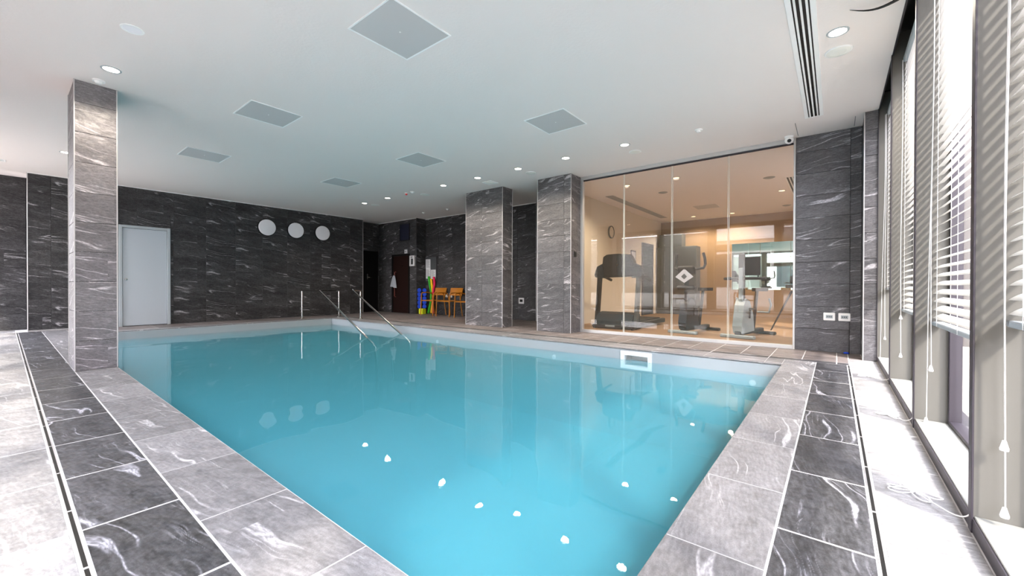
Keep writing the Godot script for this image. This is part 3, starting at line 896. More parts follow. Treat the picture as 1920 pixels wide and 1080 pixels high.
	# linear slot diffusers
	for sd in [[-0.207, -6.085, -1.2, "long white slot diffuser with four black slots beside the windows"], [-10.76, -0.02, 1.1, "slot diffuser end at the far left edge of the ceiling"]]:
		var o := thing("slot_diffuser", sd[3], "diffuser", Vector3(sd[0], CEIL, 0))
		var n := 4
		var p := 0.036
		for i in n + 1:
			var cx := (i - n * 0.5) * p
			var w := 0.0075 if i > 0 and i < n else 0.018
			obj("blade", bx(Vector3(cx - w, -0.005, sd[1]), Vector3(cx + w, 0.0, sd[2]), 0.001), M["white paint"], o)
		obj("dark_throat", bx(Vector3(-n * 0.5 * p, -0.001, sd[1]), Vector3(n * 0.5 * p, -0.0002, sd[2]), 0.0), M["black"], o)
		obj("end_cap", bx(Vector3(-n * 0.5 * p - 0.018, -0.005, sd[1] - 0.02), Vector3(n * 0.5 * p + 0.018, 0.0, sd[1]), 0.001), M["white paint"], o)
		for zz in [-5.2, -3.9]:
			if sd[1] < zz: obj("joint_bridge", bx(Vector3(-n * 0.5 * p, -0.003, zz), Vector3(n * 0.5 * p, -0.0005, zz + 0.006), 0.0), M["dark metal"], o)
	# service hatch joints
	var ht := thing("access_hatch", "flush white access hatch joint lines in the ceiling above the stone pier", "hatch", Vector3(0, CEIL, 0))
	for b in [[-0.404, -6.74, -0.399, -6.2], [0.18, -6.77, 0.185, -6.39]]:
		obj("joint", bx(Vector3(b[0], -0.0015, b[1]), Vector3(b[2], -0.0002, b[3]), 0.0), M["cabinet grey"], ht)
	var cr := thing("loose_cable", "short black cable end hanging along the ceiling near the windows", "cable", Vector3(0, CEIL, 0))
	var pts := []
	for i in 11:
		var t := i / 10.0
		pts.append(Vector3(lerpf(0.075, 0.34, t), -0.008 - 0.03 * sin(t * 2.4), -3.9 - 0.035 * sin(t * PI) - 0.02 * t))
	obj("cable", G().tube(pts, 0.002, 7, true, 0.012).mesh(), M["black"], cr)

# ---------------------------------------------------------------- left wall
func build_left_wall_things() -> void:
	var d := Node3D.new()
	d.name = "door_1"
	d.set_meta("kind", "structure")
	add_child(d)
	var z0 := -1.486
	var z1 := -2.318
	var g := G()
	g.box(Vector3(X_WALL - 0.05, 0, z1), Vector3(X_WALL + 0.018, 2.11, z1 + 0.055), 0.004)
	g.box(Vector3(X_WALL - 0.05, 0, z0 - 0.055), Vector3(X_WALL + 0.018, 2.11, z0), 0.004)
	g.box(Vector3(X_WALL - 0.05, 2.055, z1 + 0.055), Vector3(X_WALL + 0.018, 2.11, z0 - 0.055), 0.004)
	obj("door_frame", g.mesh(), M["frame grey"], d)
	var leaf := obj("door_leaf", bx(Vector3(X_WALL - 0.045, 0.012, z1 + 0.058), Vector3(X_WALL - 0.008, 2.052, z0 - 0.058), 0.003), M["door grey"], d)
	obj("handle", G().lathe([Vector2(0.024, 0), Vector2(0.024, 0.008), Vector2(0.01, 0.01), Vector2(0.01, 0.03), Vector2(0.022, 0.036), Vector2(0.02, 0.055), Vector2(0, 0.058)], Vector3(X_WALL - 0.008, 0.98, z0 - 0.11), Vector3.RIGHT, 16).mesh(), M["steel"], leaf)
	var lab := ["white round wall disc with dark rim, nearest the grey door", "white round wall disc with dark rim, middle of the row of three", "white round wall disc with dark rim, farthest from the grey door"]
	var zs := [-4.262, -4.977, -5.713]
	for i in 3:
		var o := thing("round_wall_light", lab[i], "wall light", Vector3(X_WALL, 2.358, zs[i]), 0.0, "row of round wall discs")
		obj("dark_rim", G().lathe([Vector2(0.222, 0), Vector2(0.222, 0.04), Vector2(0.206, 0.045), Vector2(0.2, 0.03)], Vector3.ZERO, Vector3.RIGHT, 48).mesh(), M["matt black"], o)
		obj("diffuser", G().lathe([Vector2(0.206, 0.03), Vector2(0.204, 0.052), Vector2(0.19, 0.06), Vector2(0.0, 0.064)], Vector3.ZERO, Vector3.RIGHT, 48).mesh(), M["lamp white"], o)

# ---------------------------------------------------------------- alcove, chairs and pool toys
func chair_proto() -> Node3D:
	var o := thing("armchair", "", "chair", Vector3.ZERO, 0.0, "yellow armchairs against the far wall")
	var m: Material = M["mustard"]
	var W := 0.27
	obj("seat", G().prism([Vector2(-0.23, -0.22), Vector2(0.23, -0.22), Vector2(0.25, -0.18), Vector2(0.25, 0.2), Vector2(0.22, 0.23), Vector2(-0.22, 0.23), Vector2(-0.25, 0.2), Vector2(-0.25, -0.18)], Transform3D(Basis(Vector3.RIGHT, PI / 2), Vector3(0, 0.445, 0)), 0.022).mesh(), m, o)
	for s in [-1, 1]:
		# each side frame: front leg, arm loop and rear leg
		obj("leg", G().tube([Vector3(s * W, 0, 0.25), Vector3(s * (W - 0.005), 0.43, 0.235), Vector3(s * W, 0.62, 0.22), Vector3(s * W, 0.655, 0.19)], 0.015, 8).mesh(), m, o)
		obj("leg", G().tube([Vector3(s * (W - 0.02), 0, -0.27), Vector3(s * (W - 0.03), 0.45, -0.2)], 0.014, 8).mesh(), m, o)
		obj("armrest", G().tube([Vector3(s * W, 0.655, 0.19), Vector3(s * W, 0.665, 0.0), Vector3(s * (W - 0.01), 0.64, -0.15), Vector3(s * (W - 0.02), 0.56, -0.19), Vector3(s * (W - 0.03), 0.45, -0.2)], 0.016, 8).mesh(), m, o)
	obj("apron", G().tube([Vector3(-W, 0.43, 0.235), Vector3(W, 0.43, 0.235)], 0.013, 8).mesh(), m, o)
	# curved back panel on two stiles
	var g := G()
	for i in 8:
		var t0 := lerpf(-1, 1, i / 8.0)
		var t1 := lerpf(-1, 1, (i + 1) / 8.0)
		var f := func(t: float, y: float, d: float) -> Vector3: return Vector3(t * 0.25, y, -0.215 - (y - 0.45) * 0.22 - 0.03 * (1 - t * t) - d)
		for dd in [0.0, 0.014]:
			g.quad(f.call(t0, 0.58, dd), f.call(t1, 0.58, dd), f.call(t1, 0.80, dd), f.call(t0, 0.80, dd), Vector3(0, 0, 1 if dd == 0.0 else -1))
		g.quad(f.call(t0, 0.80, 0.0), f.call(t1, 0.80, 0.0), f.call(t1, 0.80, 0.014), f.call(t0, 0.80, 0.014), Vector3.UP)
		g.quad(f.call(t0, 0.58, 0.0), f.call(t1, 0.58, 0.0), f.call(t1, 0.58, 0.014), f.call(t0, 0.58, 0.014), Vector3.DOWN)
	obj("backrest", g.mesh(), m, o)
	for s in [-1, 1]:
		obj("back_stile", G().tube([Vector3(s * (W - 0.035), 0.45, -0.205), Vector3(s * (W - 0.035), 0.78, -0.295)], 0.012, 8).mesh(), m, o)
	return o

func build_alcove_things() -> void:
	# brown door in the far wall
	var d := Node3D.new()
	d.name = "door_2"
	d.set_meta("kind", "structure")
	add_child(d)
	var zf := -7.828
	var g := G()
	g.box(Vector3(-11.19, 0, zf - 0.06), Vector3(-11.13, 1.85, zf + 0.012), 0.003); g.box(Vector3(-10.33, 0, zf - 0.06), Vector3(-10.27, 1.85, zf + 0.012), 0.003); g.box(Vector3(-11.13, 1.80, zf - 0.06), Vector3(-10.33, 1.85, zf + 0.012), 0.003)
	obj("door_frame", g.mesh(), M["near black door"], d)
	var leaf := obj("door_leaf", bx(Vector3(-11.128, 0.01, zf - 0.05), Vector3(-10.332, 1.798, zf - 0.004), 0.003), M["brown door"], d)
	obj("handle", G().tube([Vector3(-10.98, 0.5, zf), Vector3(-10.98, 0.52, zf + 0.045), Vector3(-10.98, 1.28, zf + 0.045), Vector3(-10.98, 1.3, zf)], 0.016, 8).mesh(), M["red wood"], leaf)
	obj("number_plate", bx(Vector3(-10.67, 1.47, zf - 0.004), Vector3(-10.61, 1.485, zf - 0.001), 0.0), M["steel"], leaf)
	d = Node3D.new()
	d.name = "door_3"
	d.set_meta("kind", "structure")
	add_child(d)
	leaf = obj("door_leaf", bx(Vector3(-11.96, 0.01, -7.80), Vector3(-11.925, 1.99, -7.08), 0.003), M["near black door"], d)
	obj("handle", G().tube([Vector3(-11.925, 1.13, -7.41), Vector3(-11.87, 1.13, -7.41), Vector3(-11.87, 1.12, -7.53)], 0.01, 8).mesh(), M["steel"], leaf)
	obj("lock_plate", bx(Vector3(-11.925, 1.06, -7.43), Vector3(-11.918, 1.24, -7.385), 0.002), M["steel"], leaf)
	# wall fittings
	var v := thing("wall_screen", "dark navy square panel high above the brown door", "wall panel", Vector3(-10.505, 2.53, zf))
	obj("panel", bx(Vector3(-0.23, -0.25, 0), Vector3(0.23, 0.25, 0.02), 0.004), M["navy"], v)
	obj("frame", G().box(Vector3(-0.24, -0.26, 0), Vector3(-0.228, 0.26, 0.026)).box(Vector3(0.228, -0.26, 0), Vector3(0.24, 0.26, 0.026)).box(Vector3(-0.24, 0.248, 0), Vector3(0.24, 0.26, 0.026)).box(Vector3(-0.24, -0.26, 0), Vector3(0.24, -0.248, 0.026)).mesh(), M["black"], v)
	var sg := thing("small_sign", "tiny white wall sign with a dark mark above the brown door", "sign", Vector3(-10.45, 1.925, zf))
	obj("plate", bx(Vector3(-0.07, -0.06, 0), Vector3(0.07, 0.06, 0.012), 0.003), M["paper"], sg)
	obj("dark_mark", G().box(Vector3(-0.04, -0.006, 0.012), Vector3(0.012, 0.006, 0.014)).box(Vector3(-0.045, -0.03, 0.012), Vector3(-0.035, 0.03, 0.014)).box(Vector3(0.008, -0.03, 0.012), Vector3(0.016, 0.0, 0.014)).mesh(), M["ink"], sg)
	var bxs := thing("wall_box", "white-framed wall box with dark slot, right of the brown door", "wall box", Vector3(-10.105, 1.62, zf))
	g = G()
	g.box(Vector3(-0.115, -0.16, 0), Vector3(-0.05, 0.16, 0.05), 0.004); g.box(Vector3(0.05, -0.16, 0), Vector3(0.115, 0.16, 0.05), 0.004); g.box(Vector3(-0.05, 0.07, 0), Vector3(0.05, 0.16, 0.05), 0.004); g.box(Vector3(-0.05, -0.16, 0), Vector3(0.05, -0.11, 0.05), 0.004)
	obj("frame", g.mesh(), M["paper"], bxs)
	obj("dark_slot", bx(Vector3(-0.05, -0.11, 0), Vector3(0.05, 0.07, 0.03), 0.0), M["black"], bxs)
	obj("lettering_strip", bx(Vector3(-0.045, 0.10, 0.05), Vector3(0.045, 0.125, 0.052), 0.0), M["ink"], bxs)
	# towel hanging by the door
	var tw := thing("hanging_towel", "pale grey towel hanging from a hook beside the brown door", "towel", Vector3(-10.95, 0, -7.76))
	g = G()
	for i in 10:
		for j in 6:
			var f := func(a: float, b: float) -> Vector3:
				var w := lerpf(0.035, 0.15, pow(b, 0.7))
				return Vector3((a - 0.5) * 2 * w - 0.04 * b, 1.18 - 0.36 * b - 0.05 * (a - 0.3) * b, 0.03 + 0.022 * sin(a * 11.0) * (0.4 + b))
			g.quad(f.call(i / 10.0, j / 6.0), f.call((i + 1) / 10.0, j / 6.0), f.call((i + 1) / 10.0, (j + 1) / 6.0), f.call(i / 10.0, (j + 1) / 6.0), Vector3.BACK)
	for i in g.v.size(): pass
	obj("cloth", g.mesh(), M["towel"], tw)
	obj("hook", G().tube([Vector3(0, 1.19, -0.068), Vector3(0, 1.18, 0.03), Vector3(0, 1.21, 0.045)], 0.006, 6).mesh(), M["steel"], tw)
	# notice board with three printed sheets
	var nb := thing("notice_board", "dark grey notice board with sheets on the wall behind the pool noodles", "notice board", Vector3(-9.70, 1.36, -8.187))
	obj("board", bx(Vector3(-0.27, -0.37, 0), Vector3(0.27, 0.37, 0.012), 0.002), M["board grey"], nb)
	obj("frame", G().box(Vector3(-0.285, -0.385, 0), Vector3(-0.268, 0.385, 0.022), 0.002).box(Vector3(0.268, -0.385, 0), Vector3(0.285, 0.385, 0.022), 0.002).box(Vector3(-0.285, 0.368, 0), Vector3(0.285, 0.385, 0.022), 0.002).box(Vector3(-0.285, -0.385, 0), Vector3(0.285, -0.368, 0.022), 0.002).mesh(), M["dark metal"], nb)
	var sl := ["white printed sheet at the top left of the notice board", "white printed sheet at the lower left of the notice board", "white printed sheet at the lower right of the notice board"]
	var sp := [Vector2(-0.115, 0.165), Vector2(-0.105, -0.13), Vector2(0.13, -0.16)]
	for i in 3:
		var s := thing("paper_sheet", sl[i], "notice", Vector3(-9.70 + sp[i].x, 1.36 + sp[i].y, -8.174), 0.0, "sheets on the notice board")
		obj("paper", bx(Vector3(-0.108, -0.148, 0), Vector3(0.108, 0.148, 0.003), 0.0), M["paper"], s)
		g = G()
		for r in 9: g.box(Vector3(-0.085, 0.11 - r * 0.026, 0.003), Vector3(0.02 + 0.06 * fmod(r * 0.37, 1.0), 0.117 - r * 0.026, 0.0036))
		obj("print", g.mesh(), M["ink"], s)
	# chairs
	var ch := chair_proto()
	ch.position = Vector3(-9.20, 0, -7.86)
	ch.set_meta("label", "mustard yellow armchair in front of the pool noodles, leftmost of three")
	dup(ch, Vector3(-8.50, 0, -7.84), "mustard yellow armchair in the middle of the three by the far wall")
	dup(ch, Vector3(-7.74, 0, -7.82), "mustard yellow armchair partly hidden behind the wide stone pillar")
	var c4 := dup(ch, Vector3(-4.25, 0, 0.85), "yellow armchair seen only mirrored in the gym glass, left one", PI - 0.3)
	c4.set_meta("group", "yellow armchairs behind the camera")
	var c5 := dup(ch, Vector3(-2.2, 0, 0.85), "yellow armchair seen only mirrored in the gym glass, right one", PI)
	c5.set_meta("group", "yellow armchairs behind the camera")
	# noodles leaning on the board
	var nd := [["noodle green", "long green foam pool noodle bent and leaning under the notice board", [Vector3(-9.70, 0.03, -8.085), Vector3(-9.60, 0.35, -8.09), Vector3(-9.585, 0.62, -8.10), Vector3(-9.67, 0.9, -8.115), Vector3(-9.72, 1.14, -8.12)]], ["noodle yellow", "yellow orange foam pool noodle standing between the green and pink ones", [Vector3(-9.63, 0.03, -8.145), Vector3(-9.57, 0.3, -8.145), Vector3(-9.545, 0.7, -8.125), Vector3(-9.615, 1.07, -8.125)]], ["noodle pink", "pink foam pool noodle leaning right of the yellow one", [Vector3(-9.505, 0.03, -8.11), Vector3(-9.50, 0.35, -8.11), Vector3(-9.505, 0.7, -8.115), Vector3(-9.455, 0.9, -8.12), Vector3(-9.485, 1.13, -8.12)]]]
	for k in nd:
		var cv := Curve3D.new()
		var p: Array = k[2]
		for i in p.size():
			var tn: Vector3 = (p[mini(i + 1, p.size() - 1)] - p[maxi(i - 1, 0)]) * 0.17
			cv.add_point(p[i], -tn, tn)
		var o := obj("pool_noodle", G().tube(Array(cv.tessellate(3, 5)), 0.034, 14).mesh(), M[k[0]])
		tag(o, k[1], "pool noodle", "foam pool noodles")
	# foam dumb-bells stacked on yellow foam blocks
	for k in 2:
		var x: float = [-10.03, -9.845][k]
		var o := obj("foam_block", bx(Vector3(x - 0.085, 0, -8.06), Vector3(x + 0.085, 0.165, -7.90), 0.014), M["foam yellow"])
		tag(o, ["bright yellow foam block under the blue foam stack, left one", "bright yellow foam block behind the leftmost chair leg"][k], "foam block", "yellow foam blocks")
	for k in 2:
		for i in 5:
			var x: float = [-10.0, -9.86][k]
			var z: float = [-7.98, -8.07][k]
			var y := 0.165 + 0.062 + i * 0.124
			var o := thing("foam_dumbbell", "blue foam dumb-bell, %s of the %s stack on the yellow blocks" % [["bottom", "second from bottom", "middle", "fourth from bottom", "topmost"][i], ["front left", "rear right"][k]], "dumbbell", Vector3(x, y, z), 0.9, "blue foam dumb-bells stacked by the board")
			for s in [-1, 1]:
				obj("weight", G().lathe([Vector2(0.018, 0.0), Vector2(0.055, 0.0), Vector2(0.062, 0.01), Vector2(0.062, 0.05), Vector2(0.055, 0.06), Vector2(0.018, 0.06)], Vector3(0, 0, s * 0.055), Vector3(0, 0, s), 18).mesh(), M["foam blue"], o)
			obj("grip", G().tube([Vector3(0, 0, -0.11), Vector3(0, 0, 0.118)], 0.017, 10).mesh(), M["foam blue"], o)
	# twin socket behind the chairs, one in the passage
	var so := thing("wall_socket", "white wall socket low in the dark passage between pillars", "socket", Vector3(-6.21, 0.487, -8.187))
	obj("plate", bx(Vector3(-0.085, -0.075, 0), Vector3(0.085, 0.075, 0.012), 0.005), M["paper"], so)
	obj("module", bx(Vector3(-0.045, -0.03, 0.012), Vector3(0.045, 0.035, 0.015), 0.0), M["matt black"], so)
	for k in 2:
		so = thing("wall_socket", ["small white socket behind the chairs, left of two", "small white socket behind the chairs, right of two"][k], "socket", Vector3(-8.98 + k * 0.18, 0.58, -8.187), 0.0, "sockets behind the chairs")
		obj("plate", bx(Vector3(-0.06, -0.06, 0), Vector3(0.06, 0.06, 0.012), 0.005), M["paper"], so)
		obj("module", bx(Vector3(-0.03, -0.025, 0.012), Vector3(0.03, 0.025, 0.015), 0.0), M["lamp white"], so)

# ---------------------------------------------------------------- handrails
func build_handrails() -> void:
	var r := 0.021
	var T1 := Vector3(-9.42, 0.735, -4.62)
	var F1 := Vector3(-7.20, -0.155, -4.46)
	var a := thing("handrail", "steel handrail with two posts sloping into the pool, left one", "handrail", Vector3.ZERO, 0.0, "stainless pool handrails")
	var b1 := Vector3(-10.86, 0, -4.86)
	var b2 := Vector3(-10.74, 0, -5.80)
	var dive := (F1 - T1).normalized()
	var e1 := F1 + dive * 0.25
	obj("sloping_rail", G().tube([T1, F1, e1, e1 + Vector3(0.10, -0.06, 0), e1 + Vector3(0.13, -0.5, 0), Vector3(e1.x + 0.13, -1.25, e1.z)], r, 12).mesh(), M["steel"], a)
	for b in [b1, b2]:
		obj("post", G().tube([b, Vector3(b.x, 0.725, b.z)], r, 12).mesh(), M["steel"], a)
		obj("flange", G().lathe([Vector2(0.05, 0), Vector2(0.05, 0.012), Vector2(0.03, 0.03), Vector2(0.022, 0.03)], b, Vector3.UP, 20).mesh(), M["steel"], a)
		obj("top_rail", G().tube([Vector3(b.x, 0.725, b.z), T1], r, 12).mesh(), M["steel"], a)
	var T2 := Vector3(-9.44, 0.747, -5.46)
	var F2 := Vector3(-7.13, -0.155, -5.22)
	var c := thing("handrail", "steel handrail with one post sloping into the pool, right one", "handrail", Vector3.ZERO, 0.0, "stainless pool handrails")
	var b3 := Vector3(-9.60, 0, -5.77)
	dive = (F2 - T2).normalized()
	e1 = F2 + dive * 0.25
	obj("sloping_rail", G().tube([T2, F2, e1, e1 + Vector3(0.10, -0.06, 0), e1 + Vector3(0.13, -0.5, 0), Vector3(e1.x + 0.13, -1.25, e1.z)], r, 12).mesh(), M["steel"], c)
	obj("post", G().tube([b3, Vector3(b3.x, 0.725, b3.z)], r, 12).mesh(), M["steel"], c)
	obj("flange", G().lathe([Vector2(0.05, 0), Vector2(0.05, 0.012), Vector2(0.03, 0.03), Vector2(0.022, 0.03)], b3, Vector3.UP, 20).mesh(), M["steel"], c)
	obj("top_rail", G().tube([Vector3(b3.x, 0.725, b3.z), T2], r, 12).mesh(), M["steel"], c)

# ---------------------------------------------------------------- gym behind the glass
func build_gym() -> void:
	struct("wall_gym_side", bx(Vector3(-4.6, 0, -13.6), Vector3(-4.45, CEIL, -6.87), 0.0), M["gym wall"])
	struct("wall_gym_back", bx(Vector3(-4.6, 0, -13.6), Vector3(0.7, CEIL, -13.4), 0.0), M["gym orange"])
	var g := G()
	g.box(Vector3(0.45, 0, -13.6), Vector3(0.65, 0.9, -7.05)); g.box(Vector3(0.45, 2.6, -13.6), Vector3(0.65, CEIL, -7.05))
	for z in [[-13.6, -10.9], [-9.3, -8.9], [-7.4, -7.05]]: g.box(Vector3(0.45, 0.9, z[0]), Vector3(0.65, 2.6, z[1]))
	struct("wall_gym_right", g.mesh(), M["gym wall"])
	var wn := Node3D.new()
	wn.name = "window_14"
	wn.set_meta("kind", "structure")
	add_child(wn)
	for z in [[-10.9, -9.3], [-8.9, -7.4]]:
		g = G()
		g.quad(Vector3(0.55, 0.9, z[0]), Vector3(0.55, 0.9, z[1]), Vector3(0.55, 2.6, z[1]), Vector3(0.55, 2.6, z[0]), Vector3.LEFT)
		obj("pane", g.mesh(), M["glass"], wn)
		g = G()
		g.box(Vector3(0.52, 0.9, z[0]), Vector3(0.58, 0.95, z[1])); g.box(Vector3(0.52, 2.55, z[0]), Vector3(0.58, 2.6, z[1])); g.box(Vector3(0.52, 0.95, z[0]), Vector3(0.58, 2.55, z[0] + 0.05)); g.box(Vector3(0.52, 0.95, z[1] - 0.05), Vector3(0.58, 2.55, z[1]))
		obj("frame", g.mesh(), M["dark metal"], wn)
	struct("floor_gym", bx(Vector3(-4.5, -0.2, -13.6), Vector3(0.65, 0.003, -6.884), 0.0), M["gym floor"])
	for l in [[-3.336, -7.95, "warm gym downlight behind the glazing, left one near the glass"], [-2.366, -7.95, "warm gym downlight behind the glazing, right one near the glass"], [-3.27, -12.68, "warm gym downlight near the gym back wall, left one"], [-2.26, -12.75, "warm gym downlight near the gym back wall, right one"], [-0.9, -10.4, "warm gym downlight near the gym windows"]]:
		downlight(l[2], l[0], l[1], 4.6, true)
	for l in [[-2.958, -9.014, "round ceiling speaker of the gym, left one near the glass"], [-0.981, -9.0, "round ceiling speaker of the gym, right one near the glass"], [-0.965, -12.35, "round ceiling speaker of the gym, far right"]]:
		var o := thing("ceiling_speaker", l[2], "speaker", Vector3(l[0], CEIL, l[1]), 0.0, "gym ceiling speakers")
		obj("cover", G().lathe([Vector2(0.0, -0.014), Vector2(0.07, -0.012), Vector2(0.1, 0.0)], Vector3.ZERO, Vector3.UP, 24).mesh(), M["sill paint"], o)
	var gp := thing("ceiling_panel", "tan square panel in the gym ceiling behind the glazing", "ceiling panel", Vector3(-2.6, CEIL, -11.3))
	obj("perforated_plate", bx(Vector3(-0.27, -0.004, -0.27), Vector3(0.27, 0, 0.27), 0.001), M["grille grey"], gp)
	var sd := thing("slot_diffuser", "long brown slot diffuser along the gym ceiling, left side", "diffuser", Vector3(-4.03, CEIL, 0))
	obj("plate", bx(Vector3(-0.10, -0.002, -12.4), Vector3(0.10, 0, -8.6), 0.0), M["cabinet grey"], sd)
	for i in 5: obj("blade", bx(Vector3(-0.1 + i * 0.045, -0.006, -12.4), Vector3(-0.08 + i * 0.045, 0, -8.6), 0.0), M["grille grey"], sd)
	sd = thing("slot_diffuser", "short black slot diffuser in the gym ceiling beside the right glazing post", "diffuser", Vector3(-0.66, CEIL, 0))
	obj("plate", bx(Vector3(-0.08, -0.001, -12.0), Vector3(0.08, 0, -9.2), 0.0), M["black"], sd)
	for i in 4: obj("blade", bx(Vector3(-0.085 + i * 0.05, -0.005, -12.0), Vector3(-0.065 + i * 0.05, 0, -9.2), 0.0), M["white paint"], sd)
	# mirror in three panels on the back wall
	var mr := thing("wall_mirror", "greenish wall mirror of three panels on the gym back wall", "mirror", Vector3(-1.45, 1.45, -13.4))
	for i in 3: obj("panel", bx(Vector3(-0.93 + i * 0.72, -0.68, 0), Vector3(-0.216 + i * 0.72, 0.66, 0.006), 0.002), M["mirror"], mr)
	# grey lockers in the far left corner
	var cb := thing("gym_cabinet", "tall grey storage cabinet with a box on top in the gym corner", "cabinet", Vector3(-3.84, 0, -13.1))
	obj("body", bx(Vector3(-0.58, 0, -0.25), Vector3(0.60, 2.08, 0.2), 0.006), M["cabinet grey"], cb)
	obj("door", bx(Vector3(-0.56, 0.05, 0.2), Vector3(0.008, 2.04, 0.215), 0.003), M["cabinet grey"], cb)
	obj("door", bx(Vector3(0.016, 0.05, 0.2), Vector3(0.58, 2.04, 0.215), 0.003), M["cabinet grey"], cb)
	var tb := obj("storage_box", bx(Vector3(-4.34, 2.08, -13.3), Vector3(-3.66, 2.47, -12.9), 0.006), M["cabinet grey"])
	tag(tb, "dark grey box standing on top of the gym cabinet", "box")
	# glass door and framed print on the side wall, clock
	var dr := Node3D.new()
	dr.name = "door_4"
	dr.set_meta("kind", "structure")
	add_child(dr)
	g = G()
	g.box(Vector3(-4.45, 0, -12.6), Vector3(-4.41, 2.15, -12.54)); g.box(Vector3(-4.45, 0, -11.76), Vector3(-4.41, 2.15, -11.70)); g.box(Vector3(-4.45, 2.09, -12.54), Vector3(-4.41, 2.15, -11.76))
	obj("door_frame", g.mesh(), M["dark metal"], dr)
	obj("door_leaf", bx(Vector3(-4.45, 0.01, -12.54), Vector3(-4.43, 2.09, -11.76), 0.002), M["machine blue"], dr)
	var pf := thing("framed_print", "small framed print on the gym side wall behind the treadmill", "picture", Vector3(-4.45, 1.63, -11.05))
	obj("frame", bx(Vector3(0, -0.24, -0.17), Vector3(0.02, 0.24, 0.17), 0.003), M["dark metal"], pf)
	obj("print", bx(Vector3(0.02, -0.20, -0.13), Vector3(0.022, 0.20, 0.13), 0.0), M["paper"], pf)
	var ck := thing("wall_clock", "round pale wall clock on the gym side wall", "clock", Vector3(-4.45, 2.23, -9.6))
	obj("rim", G().lathe([Vector2(0.16, 0), Vector2(0.16, 0.03), Vector2(0.14, 0.035), Vector2(0.14, 0.02)], Vector3.ZERO, Vector3.RIGHT, 32).mesh(), M["cabinet grey"], ck)
	obj("dial", G().lathe([Vector2(0.145, 0.0), Vector2(0.145, 0.018), Vector2(0.0, 0.019)], Vector3.ZERO, Vector3.RIGHT, 32).mesh(), M["gym wall"], ck)
	build_treadmill()
	build_bike("upright_bike", "black exercise bike with horn handlebars behind the second glass pane", Vector3(-2.13, 0, -7.95), -0.2, true)
	build_bike("exercise_bike", "grey exercise bike with tall dark console behind the right glass pane", Vector3(-1.22, 0, -7.85), -0.22, false)
	# tripod stand
	var tp := thing("tripod_stand", "black tripod stand behind the right end of the glazing", "tripod", Vector3(-0.62, 0, -9.5))
	for i in 3:
		var an := i * TAU / 3 + PI * 0.94
		obj("leg", G().tube([Vector3(cos(an) * 0.37, 0.0, sin(an) * 0.37), Vector3(cos(an) * 0.03, 0.78, sin(an) * 0.03)], 0.012, 8, true, 0.02).mesh(), M["machine black"], tp)
	obj("column", G().tube([Vector3(0, 0.45, 0), Vector3(0, 0.95, 0)], 0.02, 10).mesh(), M["machine black"], tp)
	obj("head", G().box(Vector3(-0.13, 0.84, -0.05), Vector3(0.13, 0.90, 0.05), 0.01).box(Vector3(-0.06, 0.93, -0.05), Vector3(0.06, 1.07, 0.05), 0.012).mesh(), M["machine black"], tp)

